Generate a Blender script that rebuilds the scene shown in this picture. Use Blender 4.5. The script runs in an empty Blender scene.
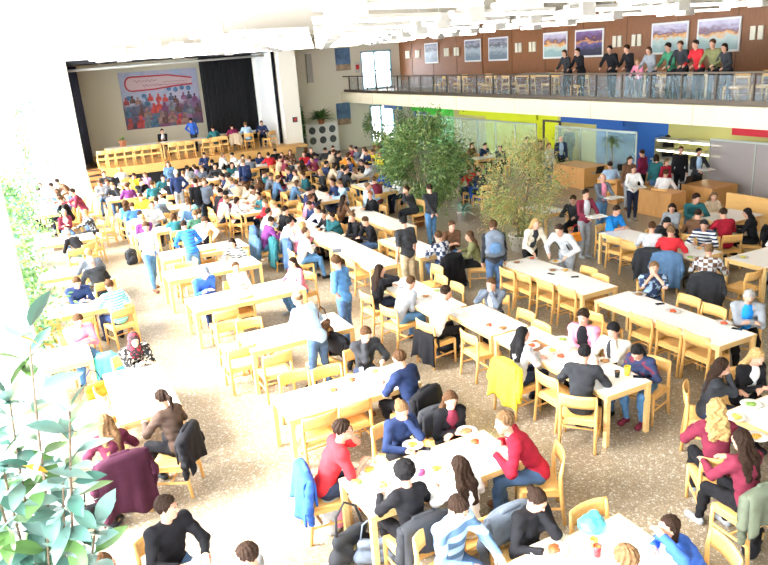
import bpy, math, random
import numpy as np
from mathutils import Matrix, Vector
PI = math.pi
RNG = random.Random(7)
SC = bpy.context.scene
COL = SC.collection

# ------------------------------------------------------------------ camera
FPX, CX, CY, CAMH = 710.0, 384.0, 282.5, 5.1
v1 = np.array([6-CX, 80-CY, FPX]); sl = -.07
cc = v1[1]-sl*v1[0]
x2 = -(v1[1]*cc+FPX**2)/(v1[0]+v1[1]*sl)
v2 = np.array([x2, sl*x2+cc, FPX])
AY = v1/np.linalg.norm(v1); AX = v2/np.linalg.norm(v2); AZ = -np.cross(AY, AX)
if AZ[1] > 0: AZ = -AZ
RW = np.stack([AX, AY, AZ])                     # camera (x right, y down, z ahead) -> world
cam_d = bpy.data.cameras.new('camera'); cam = bpy.data.objects.new('camera', cam_d); COL.objects.link(cam)
cam_d.sensor_width = 36; cam_d.lens = 36*FPX/768; cam_d.clip_end = 200; cam_d.clip_start = .05
m = Matrix.Identity(4)
for i in range(3):
    m[i][0] = RW[i][0]; m[i][1] = -RW[i][1]; m[i][2] = -RW[i][2]
m[2][3] = CAMH
cam.matrix_world = m
SC.camera = cam

# ------------------------------------------------------------------ light and exposure
world = bpy.data.worlds.new('world'); SC.world = world; world.use_nodes = True
bg = world.node_tree.nodes['Background']
bg.inputs[0].default_value = (.86, .93, 1.0, 1); bg.inputs[1].default_value = 11.0
SC.view_settings.view_transform = 'Standard'; SC.view_settings.look = 'None'
SC.view_settings.gamma = 1; SC.view_settings.use_curve_mapping = False
SC.view_settings.exposure = 0.80
SC.cycles.max_bounces = 7; SC.cycles.diffuse_bounces = 4; SC.cycles.glossy_bounces = 3
SC.cycles.transmission_bounces = 6; SC.cycles.transparent_max_bounces = 10
SC.cycles.caustics_reflective = False; SC.cycles.caustics_refractive = False
SC.cycles.sample_clamp_indirect = 6
sun_d = bpy.data.lights.new('sun', 'SUN'); sun = bpy.data.objects.new('sun', sun_d); COL.objects.link(sun)
sun_d.energy = 22.0; sun_d.angle = math.radians(28); sun_d.color = (1, .97, .92)
sun.rotation_euler = (math.radians(0), math.radians(-52), math.radians(-12))
def area(name, loc, rot, sx, sy, power, col):
    d = bpy.data.lights.new(name, 'AREA'); o = bpy.data.objects.new(name, d); COL.objects.link(o)
    d.shape = 'RECTANGLE'; d.size = sx; d.size_y = sy; d.energy = power; d.color = col
    o.location = loc; o.rotation_euler = rot
    return o

# ------------------------------------------------------------------ pixel -> place
def ray(px, py): return RW @ np.array([px-CX, py-CY, FPX])
def at(px, py, z):
    r = ray(px, py); t = (z-CAMH)/r[2]; return (float(r[0]*t), float(r[1]*t))
def onY(px, py, Y):
    r = ray(px, py); t = Y/r[1]; return (float(r[0]*t), float(CAMH+r[2]*t))
def onX(px, py, X):
    r = ray(px, py); t = X/r[0]; return (float(r[1]*t), float(CAMH+r[2]*t))
def proj(x, y, z):
    c = RW.T @ (np.array([x, y, z-CAMH])); return c[0]/c[2]*FPX+CX, c[1]/c[2]*FPX+CY

# ------------------------------------------------------------------ materials
MATS = {}
def mat(name, col, rough=.6, metal=0, noise=0, scale=20, bump=0, emit=0, alpha=None, trans=0, spec=None):
    if name in MATS: return MATS[name]
    M = bpy.data.materials.new(name); M.use_nodes = True; MATS[name] = M
    nt = M.node_tree; b = nt.nodes['Principled BSDF']
    b.inputs['Base Color'].default_value = (*col, 1); b.inputs['Roughness'].default_value = rough
    b.inputs['Metallic'].default_value = metal
    if spec is not None: b.inputs['Specular IOR Level'].default_value = spec
    if emit: b.inputs['Emission Color'].default_value = (*col, 1); b.inputs['Emission Strength'].default_value = emit
    if alpha is not None: b.inputs['Alpha'].default_value = alpha
    if trans: b.inputs['Transmission Weight'].default_value = trans
    if noise or bump:
        tc = nt.nodes.new('ShaderNodeTexCoord'); n = nt.nodes.new('ShaderNodeTexNoise')
        n.inputs['Scale'].default_value = scale; n.inputs['Detail'].default_value = 4
        nt.links.new(tc.outputs['Object'], n.inputs['Vector'])
        if noise:
            r = nt.nodes.new('ShaderNodeValToRGB'); nt.links.new(n.outputs['Fac'], r.inputs['Fac'])
            r.color_ramp.elements[0].position = .3; r.color_ramp.elements[1].position = .7
            r.color_ramp.elements[0].color = (*[max(0, c*(1-noise)) for c in col], 1)
            r.color_ramp.elements[1].color = (*[min(1, c*(1+noise)) for c in col], 1)
            nt.links.new(r.outputs['Color'], b.inputs['Base Color'])
        if bump:
            bp = nt.nodes.new('ShaderNodeBump'); bp.inputs['Strength'].default_value = bump; bp.inputs['Distance'].default_value = .01
            nt.links.new(n.outputs['Fac'], bp.inputs['Height']); nt.links.new(bp.outputs['Normal'], b.inputs['Normal'])
    return M
def ramp(nt, stops, interp='LINEAR'):
    r = nt.nodes.new('ShaderNodeValToRGB'); cr = r.color_ramp; cr.interpolation = interp
    while len(cr.elements) < len(stops): cr.elements.new(.5)
    for e, (p, c) in zip(cr.elements, stops): e.position = p; e.color = (*c, 1)
    return r
def wood(name, c1, c2, axis=1, rough=.45):
    if name in MATS: return MATS[name]
    M = mat(name, c1, rough); nt = M.node_tree; b = nt.nodes['Principled BSDF']
    tc = nt.nodes.new('ShaderNodeTexCoord'); mp = nt.nodes.new('ShaderNodeMapping'); n = nt.nodes.new('ShaderNodeTexNoise')
    s = [30, 30, 30]; s[axis] = 3; mp.inputs['Scale'].default_value = s
    n.inputs['Scale'].default_value = 1; n.inputs['Detail'].default_value = 5
    nt.links.new(tc.outputs['Object'], mp.inputs['Vector']); nt.links.new(mp.outputs['Vector'], n.inputs['Vector'])
    r = ramp(nt, [(.3, c1), (.7, c2)]); nt.links.new(n.outputs['Fac'], r.inputs['Fac']); nt.links.new(r.outputs['Color'], b.inputs['Base Color'])
    return M
def terrazzo():
    M = mat('terrazzo', (.5, .5, .5), .28); nt = M.node_tree; b = nt.nodes['Principled BSDF']; L = nt.links.new
    tc = nt.nodes.new('ShaderNodeTexCoord')
    def vor(sc):
        v = nt.nodes.new('ShaderNodeTexVoronoi'); v.inputs['Scale'].default_value = sc; L(tc.outputs['Object'], v.inputs['Vector'])
        h = nt.nodes.new('ShaderNodeSeparateColor'); L(v.outputs['Color'], h.inputs[0]); return v, h
    v, h = vor(36); v2_, h2 = vor(80)
    base = ramp(nt, [(0, (.23, .175, .11)), (.3, (.31, .24, .15)), (.55, (.26, .20, .13)), (.78, (.34, .275, .19)), (.93, (.62, .60, .54))], 'CONSTANT')
    L(h.outputs[0], base.inputs['Fac'])
    b2 = ramp(nt, [(0, (.16, .135, .10)), (.4, (.29, .24, .17)), (.75, (.24, .20, .15)), (.92, (.75, .72, .66))], 'CONSTANT')
    L(h2.outputs[1], b2.inputs['Fac'])
    mx = nt.nodes.new('ShaderNodeMixRGB'); mx.inputs[0].default_value = .5; L(base.outputs[0], mx.inputs[1]); L(b2.outputs[0], mx.inputs[2])
    L(mx.outputs[0], b.inputs['Base Color'])
    return M
W_CHAIR = wood('chair_wood', (.78, .44, .13), (.86, .53, .19))
W_EDGE = wood('table_edge_wood', (.80, .52, .20), (.88, .62, .28))
W_DESK = wood('desk_wood', (.62, .30, .09), (.72, .38, .13), 2)
W_STAGE = wood('stage_wood', (.66, .36, .11), (.74, .43, .15), 0)
W_BROWN = wood('brown_panelling', (.20, .07, .02), (.27, .10, .03), 2, .5)
WHITE_TOP = mat('white_laminate', (.88, .87, .84), .3)
SKIN = [mat('skin_light', (.62, .34, .235), .6), mat('skin_tan', (.52, .29, .19), .6), mat('skin_brown', (.33, .18, .11), .55)]
HAIRC = {'brown': (.075, .036, .016), 'dark': (.025, .013, .008), 'black': (.012, .011, .012), 'blond': (.42, .27, .11), 'light brown': (.17, .095, .045), 'grey': (.36, .34, .32), 'red': (.30, .10, .04)}
CLOTH = {'red': (.62, .03, .04), 'crimson': (.36, .015, .035), 'plum': (.05, .012, .028), 'wine': (.11, .018, .04), 'taupe': (.085, .055, .042), 'moss': (.12, .14, .10), 'mid blue': (.09, .24, .50), 'maroon': (.19, .025, .05), 'burgundy': (.22, .02, .07), 'purple': (.17, .04, .19), 'lilac': (.50, .30, .60), 'pink': (.80, .28, .40), 'navy': (.02, .035, .10), 'blue': (.04, .12, .48), 'bright blue': (.02, .26, .75), 'light blue': (.42, .60, .82), 'denim': (.10, .19, .33), 'teal': (.025, .13, .15), 'turquoise': (.10, .62, .68), 'mint': (.35, .80, .70), 'green': (.05, .22, .12), 'olive': (.20, .20, .09), 'yellow': (.85, .68, .05), 'orange': (.85, .30, .04), 'brown': (.16, .08, .045), 'beige': (.62, .50, .36), 'cream': (.80, .74, .62), 'white': (.85, .85, .86), 'grey': (.30, .32, .35), 'light grey': (.55, .57, .60), 'charcoal': (.035, .037, .043), 'black': (.012, .012, .015), 'khaki': (.50, .42, .28), 'slate': (.15, .18, .23), 'jeans': (.07, .13, .25), 'blue jeans': (.10, .24, .46), 'dark jeans': (.025, .035, .07)}
def cloth(c): return mat('cloth_'+c.replace(' ', '_'), CLOTH[c], .92, noise=.16, scale=9, bump=.25, spec=.2)
def hairm(c): return mat('hair_'+c.replace(' ', '_'), HAIRC[c], .8, noise=.35, scale=40, bump=.5, spec=.15)

# ------------------------------------------------------------------ mesh helpers
def mesh_of(name, V, F, mats, idx=None, smooth=False):
    me = bpy.data.meshes.new(name); me.from_pydata(V, [], F)
    for q in (mats if isinstance(mats, (list, tuple)) else [mats]): me.materials.append(q)
    if idx is not None: me.polygons.foreach_set('material_index', idx)
    if smooth: me.polygons.foreach_set('use_smooth', [True]*len(me.polygons))
    me.update(); return me
def link(name, me, parent=None, loc=None, rz=None):
    o = bpy.data.objects.new(name, me); COL.objects.link(o)
    if parent is not None: o.parent = parent
    if loc is not None: o.location = loc
    if rz is not None: o.rotation_euler = (0, 0, rz)
    return o
def tag(o, label=None, cat=None, group=None, kind=None):
    if label: o['label'] = label
    if cat: o['category'] = cat
    if group: o['group'] = group
    if kind: o['kind'] = kind
    return o
def empty(name, loc, rz=0, label=None, cat=None, group=None):
    o = bpy.data.objects.new(name, None); COL.objects.link(o); o.location = loc; o.rotation_euler = (0, 0, rz)
    o.empty_display_size = .1
    return tag(o, label, cat, group)
class MB:
    def __init__(s): s.V = []; s.F = []
    def box(s, x0, x1, y0, y1, z0, z1, bev=0):
        if bev:
            return s.bbox(x0, x1, y0, y1, z0, z1, bev)
        n = len(s.V)
        s.V += [(x0, y0, z0), (x1, y0, z0), (x1, y1, z0), (x0, y1, z0), (x0, y0, z1), (x1, y0, z1), (x1, y1, z1), (x0, y1, z1)]
        s.F += [tuple(n+i for i in f) for f in ((0, 3, 2, 1), (4, 5, 6, 7), (0, 1, 5, 4), (1, 2, 6, 5), (2, 3, 7, 6), (3, 0, 4, 7))]
        return s
    def bbox(s, x0, x1, y0, y1, z0, z1, b):           # box with chamfered vertical and top edges
        n = len(s.V)
        def ring(d, z): return [(x0+d+b, y0+d, z), (x1-d-b, y0+d, z), (x1-d, y0+d+b, z), (x1-d, y1-d-b, z), (x1-d-b, y1-d, z), (x0+d+b, y1-d, z), (x0+d, y1-d-b, z), (x0+d, y0+d+b, z)]
        s.V += ring(0, z0)+ring(0, z1-b)+ring(b, z1)
        s.F.append(tuple(n+i for i in range(7, -1, -1))); s.F.append(tuple(n+16+i for i in range(8)))
        for k in range(2):
            for i in range(8):
                j = (i+1) % 8; s.F.append((n+8*k+i, n+8*k+j, n+8*k+8+j, n+8*k+8+i))
        return s
    def tube(s, pts, rad, n=8, caps=True):
        pts = [np.array(p, float) for p in pts]; rad = rad if isinstance(rad, (list, tuple)) else [rad]*len(pts)
        base = len(s.V); prev = None
        for i, p in enumerate(pts):
            d = pts[min(i+1, len(pts)-1)]-pts[max(i-1, 0)]; d = d/(np.linalg.norm(d)+1e-9)
            if prev is None: a = np.cross(d, [0, 0, 1.0]) if abs(d[2]) < .9 else np.cross(d, [1.0, 0, 0])
            else: a = prev-d*np.dot(prev, d)
            a /= np.linalg.norm(a)+1e-9; prev = a; b = np.cross(d, a)
            for k in range(n):
                t = 2*PI*k/n; s.V.append(tuple(p+rad[i]*(math.cos(t)*a+math.sin(t)*b)))
        for i in range(len(pts)-1):
            for k in range(n):
                k2 = (k+1) % n; s.F.append((base+i*n+k, base+i*n+k2, base+(i+1)*n+k2, base+(i+1)*n+k))
        if caps:
            s.F.append(tuple(base+k for k in range(n-1, -1, -1))); e = base+(len(pts)-1)*n; s.F.append(tuple(e+k for k in range(n)))
        return s
    def lathe(s, prof, n=20, c=(0, 0, 0)):
        base = len(s.V)
        for r, z in prof:
            for k in range(n):
                t = 2*PI*k/n; s.V.append((c[0]+r*math.cos(t), c[1]+r*math.sin(t), c[2]+z))
        for i in range(len(prof)-1):
            for k in range(n):
                k2 = (k+1) % n; s.F.append((base+i*n+k, base+i*n+k2, base+(i+1)*n+k2, base+(i+1)*n+k))
        s.F.append(tuple(base+k for k in range(n-1, -1, -1))); e = base+(len(prof)-1)*n; s.F.append(tuple(e+k for k in range(n)))
        return s
    def quad(s, a, b, c, d):
        n = len(s.V); s.V += [a, b, c, d]; s.F.append((n, n+1, n+2, n+3)); return s
    def sheet(s, P, th=.01):                            # grid P[i][j] thickened along its normals
        P = np.array(P, float); du = np.gradient(P, axis=0); dv = np.gradient(P, axis=1)
        N = np.cross(du, dv); N /= np.linalg.norm(N, axis=2, keepdims=True)+1e-9
        a, b = P.shape[:2]; base = len(s.V)
        for Q in (P+N*th/2, P-N*th/2): s.V += [tuple(q) for q in Q.reshape(-1, 3)]
        g = lambda k, i, j: base+k*a*b+i*b+j
        for i in range(a-1):
            for j in range(b-1):
                s.F.append((g(0, i, j), g(0, i+1, j), g(0, i+1, j+1), g(0, i, j+1)))
                s.F.append((g(1, i, j), g(1, i, j+1), g(1, i+1, j+1), g(1, i+1, j)))
        for i in range(a-1):
            s.F.append((g(0, i, 0), g(1, i, 0), g(1, i+1, 0), g(0, i+1, 0))); s.F.append((g(0, i, b-1), g(0, i+1, b-1), g(1, i+1, b-1), g(1, i, b-1)))
        for j in range(b-1):
            s.F.append((g(0, 0, j), g(0, 0, j+1), g(1, 0, j+1), g(1, 0, j))); s.F.append((g(0, a-1, j), g(1, a-1, j), g(1, a-1, j+1), g(0, a-1, j+1)))
        return s
    def mesh(s, name, m, smooth=False): return mesh_of(name, s.V, s.F, m, smooth=smooth)
    def build(s, name, m, parent=None, smooth=False, loc=None, rz=None): return link(name, s.mesh(name, m, smooth), parent, loc, rz)
def B(*a, **k): return MB().box(*a, **k)

# ------------------------------------------------------------------ smooth bodies: distance field + surface nets
def cap(a, b, r0, r1=None, k=.03): return ('c', np.array(a, float), np.array(b, float), r0, r0 if r1 is None else r1, k)
def ell(c, r, M=None, k=.03): return ('e', np.array(c, float), np.array(r, float), np.eye(3) if M is None else np.array(M, float), k)
def nets(prims, cell, off=0.0, cut=None, warp=None):
    lo = np.full(3, 1e9); hi = -lo
    bbs = []
    for p in prims:
        if p[0] == 'c':
            rr = max(p[3], p[4]); a = np.minimum(p[1], p[2])-rr; b = np.maximum(p[1], p[2])+rr
        else:
            rr = max(p[2]); a = p[1]-rr; b = p[1]+rr
        a = a-off-.035-2*cell; b = b+off+.035+2*cell; bbs.append((a, b)); lo = np.minimum(lo, a); hi = np.maximum(hi, b)
    n = np.ceil((hi-lo)/cell).astype(int)+1
    F = np.full(n, .2, np.float32)
    ax = [lo[i]+cell*np.arange(n[i]) for i in range(3)]
    for p, (a, b) in zip(prims, bbs):
        i0 = np.maximum(((a-lo)/cell).astype(int), 0); i1 = np.minimum(((b-lo)/cell).astype(int)+2, n)
        X = ax[0][i0[0]:i1[0], None, None].astype(np.float32); Y = ax[1][None, i0[1]:i1[1], None].astype(np.float32); Z = ax[2][None, None, i0[2]:i1[2]].astype(np.float32)
        if p[0] == 'c':
            d = p[2]-p[1]; L2 = float(d@d)+1e-9
            x, y, z = X-p[1][0], Y-p[1][1], Z-p[1][2]
            t = np.clip((x*d[0]+y*d[1]+z*d[2])/L2, 0, 1)
            D = np.sqrt((x-t*d[0])**2+(y-t*d[1])**2+(z-t*d[2])**2)-(p[3]+(p[4]-p[3])*t)-off
        else:
            x, y, z = X-p[1][0], Y-p[1][1], Z-p[1][2]; M = p[3]; r = p[2]+off
            u = (x*M[0][0]+y*M[0][1]+z*M[0][2]); v = (x*M[1][0]+y*M[1][1]+z*M[1][2]); w = (x*M[2][0]+y*M[2][1]+z*M[2][2])
            k0 = np.sqrt((u/r[0])**2+(v/r[1])**2+(w/r[2])**2); k1 = np.sqrt((u/r[0]**2)**2+(v/r[1]**2)**2+(w/r[2]**2)**2)+1e-6
            D = k0*(k0-1)/k1
        S = F[i0[0]:i1[0], i0[1]:i1[1], i0[2]:i1[2]]; k = p[-1]
        h = np.maximum(k-np.abs(S-D), 0)/k
        F[i0[0]:i1[0], i0[1]:i1[1], i0[2]:i1[2]] = np.minimum(S, D)-h*h*k*.25
    if warp is not None or cut is not None:
        X = ax[0][:, None, None]; Y = ax[1][None, :, None]; Z = ax[2][None, None, :]
        if warp is not None: F = F+warp(X, Y, Z)
        if cut is not None: F = np.maximum(F, cut(X, Y, Z))
    F = F.astype(np.float32)
    s = F < 0
    cn = n-1; cnt = np.zeros(cn, np.int16); acc = np.zeros((*cn, 3), np.float32); cross = []
    for A in range(3):
        l0 = [slice(None)]*3; l1 = [slice(None)]*3; l0[A] = slice(0, -1); l1[A] = slice(1, None)
        c = s[tuple(l0)] != s[tuple(l1)]; ii = np.argwhere(c)
        f0 = F[tuple(ii.T)]; jj = ii.copy(); jj[:, A] += 1; f1 = F[tuple(jj.T)]
        t = f0/(f0-f1); P = ii.astype(np.float32); P[:, A] += t
        o1, o2 = [q for q in range(3) if q != A]
        for d1 in (0, -1):
            for d2 in (0, -1):
                q = ii.copy(); q[:, o1] += d1; q[:, o2] += d2
                ok = (q >= 0).all(1) & (q < cn).all(1); q = q[ok]
                np.add.at(cnt, tuple(q.T), 1); np.add.at(acc, tuple(q.T), P[ok])
        cross.append((A, o1, o2, ii, f0 < 0))
    act = np.argwhere(cnt > 0); idm = np.full(cn, -1, np.int64); idm[tuple(act.T)] = np.arange(len(act))
    V = acc[tuple(act.T)]/cnt[tuple(act.T)][:, None]*cell+lo
    Q = []
    for A, o1, o2, ii, neg in cross:
        ok = (ii[:, o1] > 0) & (ii[:, o2] > 0) & (ii[:, o1] < cn[o1]) & (ii[:, o2] < cn[o2]); ii = ii[ok]; neg = neg[ok]
        c = []
        for d1, d2 in ((-1, -1), (0, -1), (0, 0), (-1, 0)):
            q = ii.copy(); q[:, o1] += d1; q[:, o2] += d2; c.append(idm[tuple(q.T)])
        q = np.stack(c, 1); flip = neg if A != 1 else ~neg
        q[~flip] = q[~flip][:, ::-1]; Q.append(q)
    Q = np.concatenate(Q); Q = Q[(Q >= 0).all(1)]
    return V, Q
def np_mesh(name, V, Q, m):
    me = bpy.data.meshes.new(name); nv, nq = len(V), len(Q)
    me.vertices.add(nv); me.vertices.foreach_set('co', np.ascontiguousarray(V, np.float32).ravel())
    me.loops.add(nq*4); me.loops.foreach_set('vertex_index', np.ascontiguousarray(Q, np.int32).ravel())
    me.polygons.add(nq); me.polygons.foreach_set('loop_start', np.arange(0, nq*4, 4, dtype=np.int32))
    try: me.polygons.foreach_set('loop_total', np.full(nq, 4, np.int32))
    except Exception: pass
    me.update(calc_edges=True); me.validate(); me.polygons.foreach_set('use_smooth', np.ones(len(me.polygons), bool))
    me.materials.append(m); me.update(); return me
def sdf(name, prims, m, cell=.01, parent=None, off=0, cut=None, warp=None, loc=None, rz=None):
    V, Q = nets(prims, cell, off, cut, warp); return link(name, np_mesh(name, V, Q, m), parent, loc, rz)

# ------------------------------------------------------------------ the hall
def struct(name, mb, m, parent=None, smooth=False):
    o = mb.build(name, m, parent, smooth)
    if parent is None: o['kind'] = 'structure'
    return o
def label_struct(o, lab): o['label'] = lab; return o
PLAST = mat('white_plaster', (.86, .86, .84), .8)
BEIGE = mat('beige_plaster', (.60, .55, .42), .8)
GREYW = mat('grey_beige_wall', (.74, .69, .56), .8)
CREAM = mat('cream_concrete', (.80, .70, .50), .8, noise=.05, scale=2)
XL, XR, YB, YF = -1.6, 20.5, -3.5, 38.0
ZC = 6.1
struct('floor', B(XL, 24.5, YB, 41.2, -.1, 0), terrazzo())
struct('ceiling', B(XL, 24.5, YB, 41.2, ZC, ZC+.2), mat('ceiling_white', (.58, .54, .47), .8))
# long ceiling joints over the window side
jm = mat('ceiling_joint', (.25, .24, .23), .8)
for i, x in enumerate((.08, .36, .64, .95, 1.3, 1.7)):
    q = struct('trim_%d' % (i+1), B(x-.006, x+.006, 1, 34, ZC-.012, ZC), jm)
# window side: sill wall, mullions, panes
wl = struct('wall_left', B(XL-.2, XL, YB, 36, 0, .35), PLAST)
struct('wall_left_header', B(XL-.2, XL, YB, 36, 5.75, ZC), PLAST)
wn = 0
glassm = mat('window_glass', (.9, .95, 1), .05, alpha=.12)
wf = mat('window_frame_white', (.8, .8, .8), .5)
for k in range(12):
    y0 = YB+k*3.29; y1 = y0+3.29; wn += 1
    w = struct('window_%d' % wn, MB().box(XL-.12, XL, y0, y0+.09, .35, 5.75).box(XL-.12, XL, y1-.09, y1, .35, 5.75).box(XL-.12, XL, y0, y1, .35, .43).box(XL-.12, XL, y0, y1, 5.67, 5.75).box(XL-.1, XL-.02, y0, y1, 2.9, 2.97), wf)
    B(XL-.07, XL-.06, y0+.09, y1-.09, .43, 5.67).build('pane', glassm, w)
# white pier beside the camera
struct('wall_pier', B(XL, -.2, 6.0, 6.5, 0, ZC), PLAST)
struct('wall_behind', B(XL, 24.5, YB-.2, YB, 0, ZC), PLAST)
struct('wall_side_entrance', B(24.5, 24.7, YB, 41.2, 0, ZC), BEIGE)
# proscenium
struct('wall_stage_left', B(XL-.2, 2.5, 36, 36.3, 0, ZC), PLAST)
struct('wall_stage_header', B(2.5, 12.15, 36, 36.3, 5.72, ZC), PLAST)
struct('wall_stage_right', MB().box(12.35, 13.25, 35.7, 36.3, 0, ZC), mat('warm_white_plaster', (.85, .81, .72), .8))
struct('wall_stage_fin', MB().box(12.0, 12.1, 36.1, 38.5, .9, 5.7).box(11.85, 12.0, 38.4, 38.6, .9, 5.7), PLAST)
struct('wall_stage_reveal', B(2.3, 2.5, 36.3, 41, 0, ZC), mat('dark_reveal', (.05, .055, .07), .8))
struct('wall_stage_back', B(2.3, 14, 41, 41.2, 0, ZC), BEIGE)
struct('wall_stage_side', B(13.05, 13.25, 36.3, 41, 0, ZC), BEIGE)
DARK = mat('stage_dark', (.018, .019, .024), .9)
struct('ceiling_stage', B(2.5, 13.05, 36.3, 41, 5.55, 5.72), DARK)
tr = MB().tube([(2.6, 36.9, 5.3), (12.0, 36.9, 5.42)], .06, 8).build('stage_pipe', mat('pipe_grey', (.45, .45, .42), .5), smooth=True)
tag(tr, 'pale grey pipe running across the top of the stage opening', 'pipe')
for x in (4, 8, 11.5): MB().tube([(x, 36.9, 5.36), (x, 36.9, 5.56)], .02, 6).build('hanger', mat('pipe_grey', (.4, .4, .4)), tr)
st = struct('floor_stage', B(3.1, 13.05, 34.5, 41, .86, .95), W_STAGE)
struct('wall_stage_front', MB().box(3.1, 12.35, 34.75, 34.85, 0, .62), DARK)
stf = MB().box(3.1, 12.35, 34.46, 34.5, .58, .97)
struct('trim_stage_edge', stf, W_STAGE)
struct('wall_stage_apron_side', B(3.1, 3.15, 34.5, 41, 0, .86), W_STAGE)
stp = empty('stage_steps', (2.78, 35.4, 0), 0, 'dark wooden steps climbing to the stage beside the white wall', 'stairs')
for i in range(4): B(-.28, .3, -.9+i*.32, 1.2, i*.22, .18+i*.22).build('step', wood('step_wood', (.42, .2, .07), (.5, .26, .1), 0), stp); B(-.29, .31, -.92+i*.32, -.87+i*.32, .18+i*.22, .22+i*.22).build('nosing', DARK, stp)
# curtain (pleated), stage right
P = []
for i in range(90):
    x = 9.42+i*(3.5/89); y = 40.3+.09*math.sin(i*1.45)+.03*math.sin(i*.5)
    P.append([(x, y, z) for z in np.linspace(.97, 5.55, 6)])
cu = MB().sheet(P, .02).build('stage_curtain', mat('black_velvet', (.016, .016, .02), .95), smooth=True)
tag(cu, 'black pleated stage curtain covering the right of the stage back', 'curtain')
P = [[(2.62+i*.02, 37.0+.6*i/10+.05*math.sin(i*1.7), z) for z in np.linspace(.97, 5.5, 5)] for i in range(24)]
cu = MB().sheet(P, .02).build('stage_curtain', mat('navy_velvet', (.02, .025, .05), .95), smooth=True)
tag(cu, 'narrow dark navy curtain hanging at the left edge of the stage', 'curtain')
P = [[(12.14+i*.02, 36.25+.25*i/10+.03*math.sin(i*1.7), z) for z in np.linspace(.97, 5.6, 5)] for i in range(10)]
cu = MB().sheet(P, .02).build('stage_curtain', mat('navy_velvet', (.02, .025, .05)), smooth=True)
tag(cu, 'thin dark curtain strip in the slot beside the white column', 'curtain')
# far wall beyond the column, balcony and the wall under it
struct('wall_far', MB().box(13.25, 18.0, 38, 38.2, 0, ZC).box(18.0, 19.95, 38, 38.2, 2.3, 3.17).box(18.0, 19.95, 38, 38.2, 5.3, ZC).box(19.95, 24.5, 38, 38.2, 0, ZC).box(18.0, 18.35, 38, 38.2, 0, 2.3), GREYW)
struct('wall_far_return', B(13.25, 13.3, 36.3, 38, 0, ZC), PLAST)
skyp = mat('door_glass', (.85, .95, 1), .05, alpha=.15)
blue = mat('pale_blue_frame', (.30, .50, .62), .5)
for nm, x0, x1, z0, z1 in (('door_1', 18.0, 19.95, 3.17, 5.3), ('door_2', 18.35, 19.95, 0, 2.3)):
    mb = MB(); 
    for x in (x0, x0+(x1-x0)*.42, x1-.1): mb.box(x, x+.1, 37.98, 38.1, z0, z1)
    mb.box(x0, x1, 37.98, 38.1, z1-.1, z1).box(x0, x1, 37.98, 38.1, z0, z0+.12).box(x0+(x1-x0)*.45, x1, 37.98, 38.1, z0+1.0, z0+1.08)
    d = struct(nm, mb, blue); B(x0+.1, x1-.1, 38.03, 38.05, z0+.12, z1-.1).build('pane', skyp, d)
struct('floor_balcony', B(16.8, XR+.2, YB, 38, 2.95, 3.17), mat('balcony_floor', (.35, .22, .12), .5))
struct('trim_balcony_edge', B(16.62, 16.8, YB, 38, 2.65, 3.19), CREAM)
for k in range(8):
    y = 6+k*4
    o = struct('trim_%d' % (20+k), B(16.612, 16.622, y, y+.02, 2.65, 3.19), mat('joint_tan', (.5, .42, .3), .8))
struct('ceiling_under_balcony', B(16.8, 24.5, YB, 38, 2.62, 2.68), mat('under_balcony', (.62, .58, .45), .8))
struct('wall_right', B(XR, XR+.2, YB, 38, 3.17, ZC), W_BROWN)
for k in range(16):
    y = 2+k*2.3; struct('trim_%d' % (40+k), B(XR-.012, XR, y, y+.015, 3.17, ZC), mat('panel_seam', (.07, .03, .012), .6))
# railing
rl = empty('balcony_railing', (16.85, 20, 3.17), 0, 'dark metal balcony railing with glass panels and a slim handrail', 'railing')
rm = mat('railing_bronze', (.10, .075, .055), .45, .6)
MB().box(-.06, .06, -15, 18, .83, .88).build('handrail', rm, rl)
MB().box(-.03, .03, -15, 18, .0, .15).build('bottom_rail', rm, rl)
for k in range(29):
    y = -14.4+k*1.13; MB().box(-.025, .025, y-.02, y+.02, .05, .84).build('post', rm, rl)
    if k < 28: B(-.008, .008, y+.05, y+1.08, .12, .79).build('glass_panel', mat('rail_glass', (.25, .36, .40), .06, alpha=.16), rl)
for k in range(0, 13): MB().box(.04, .06, 7.2+k*.4, 7.23+k*.4, .05, .83).build('baluster', rm, rl)
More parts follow.
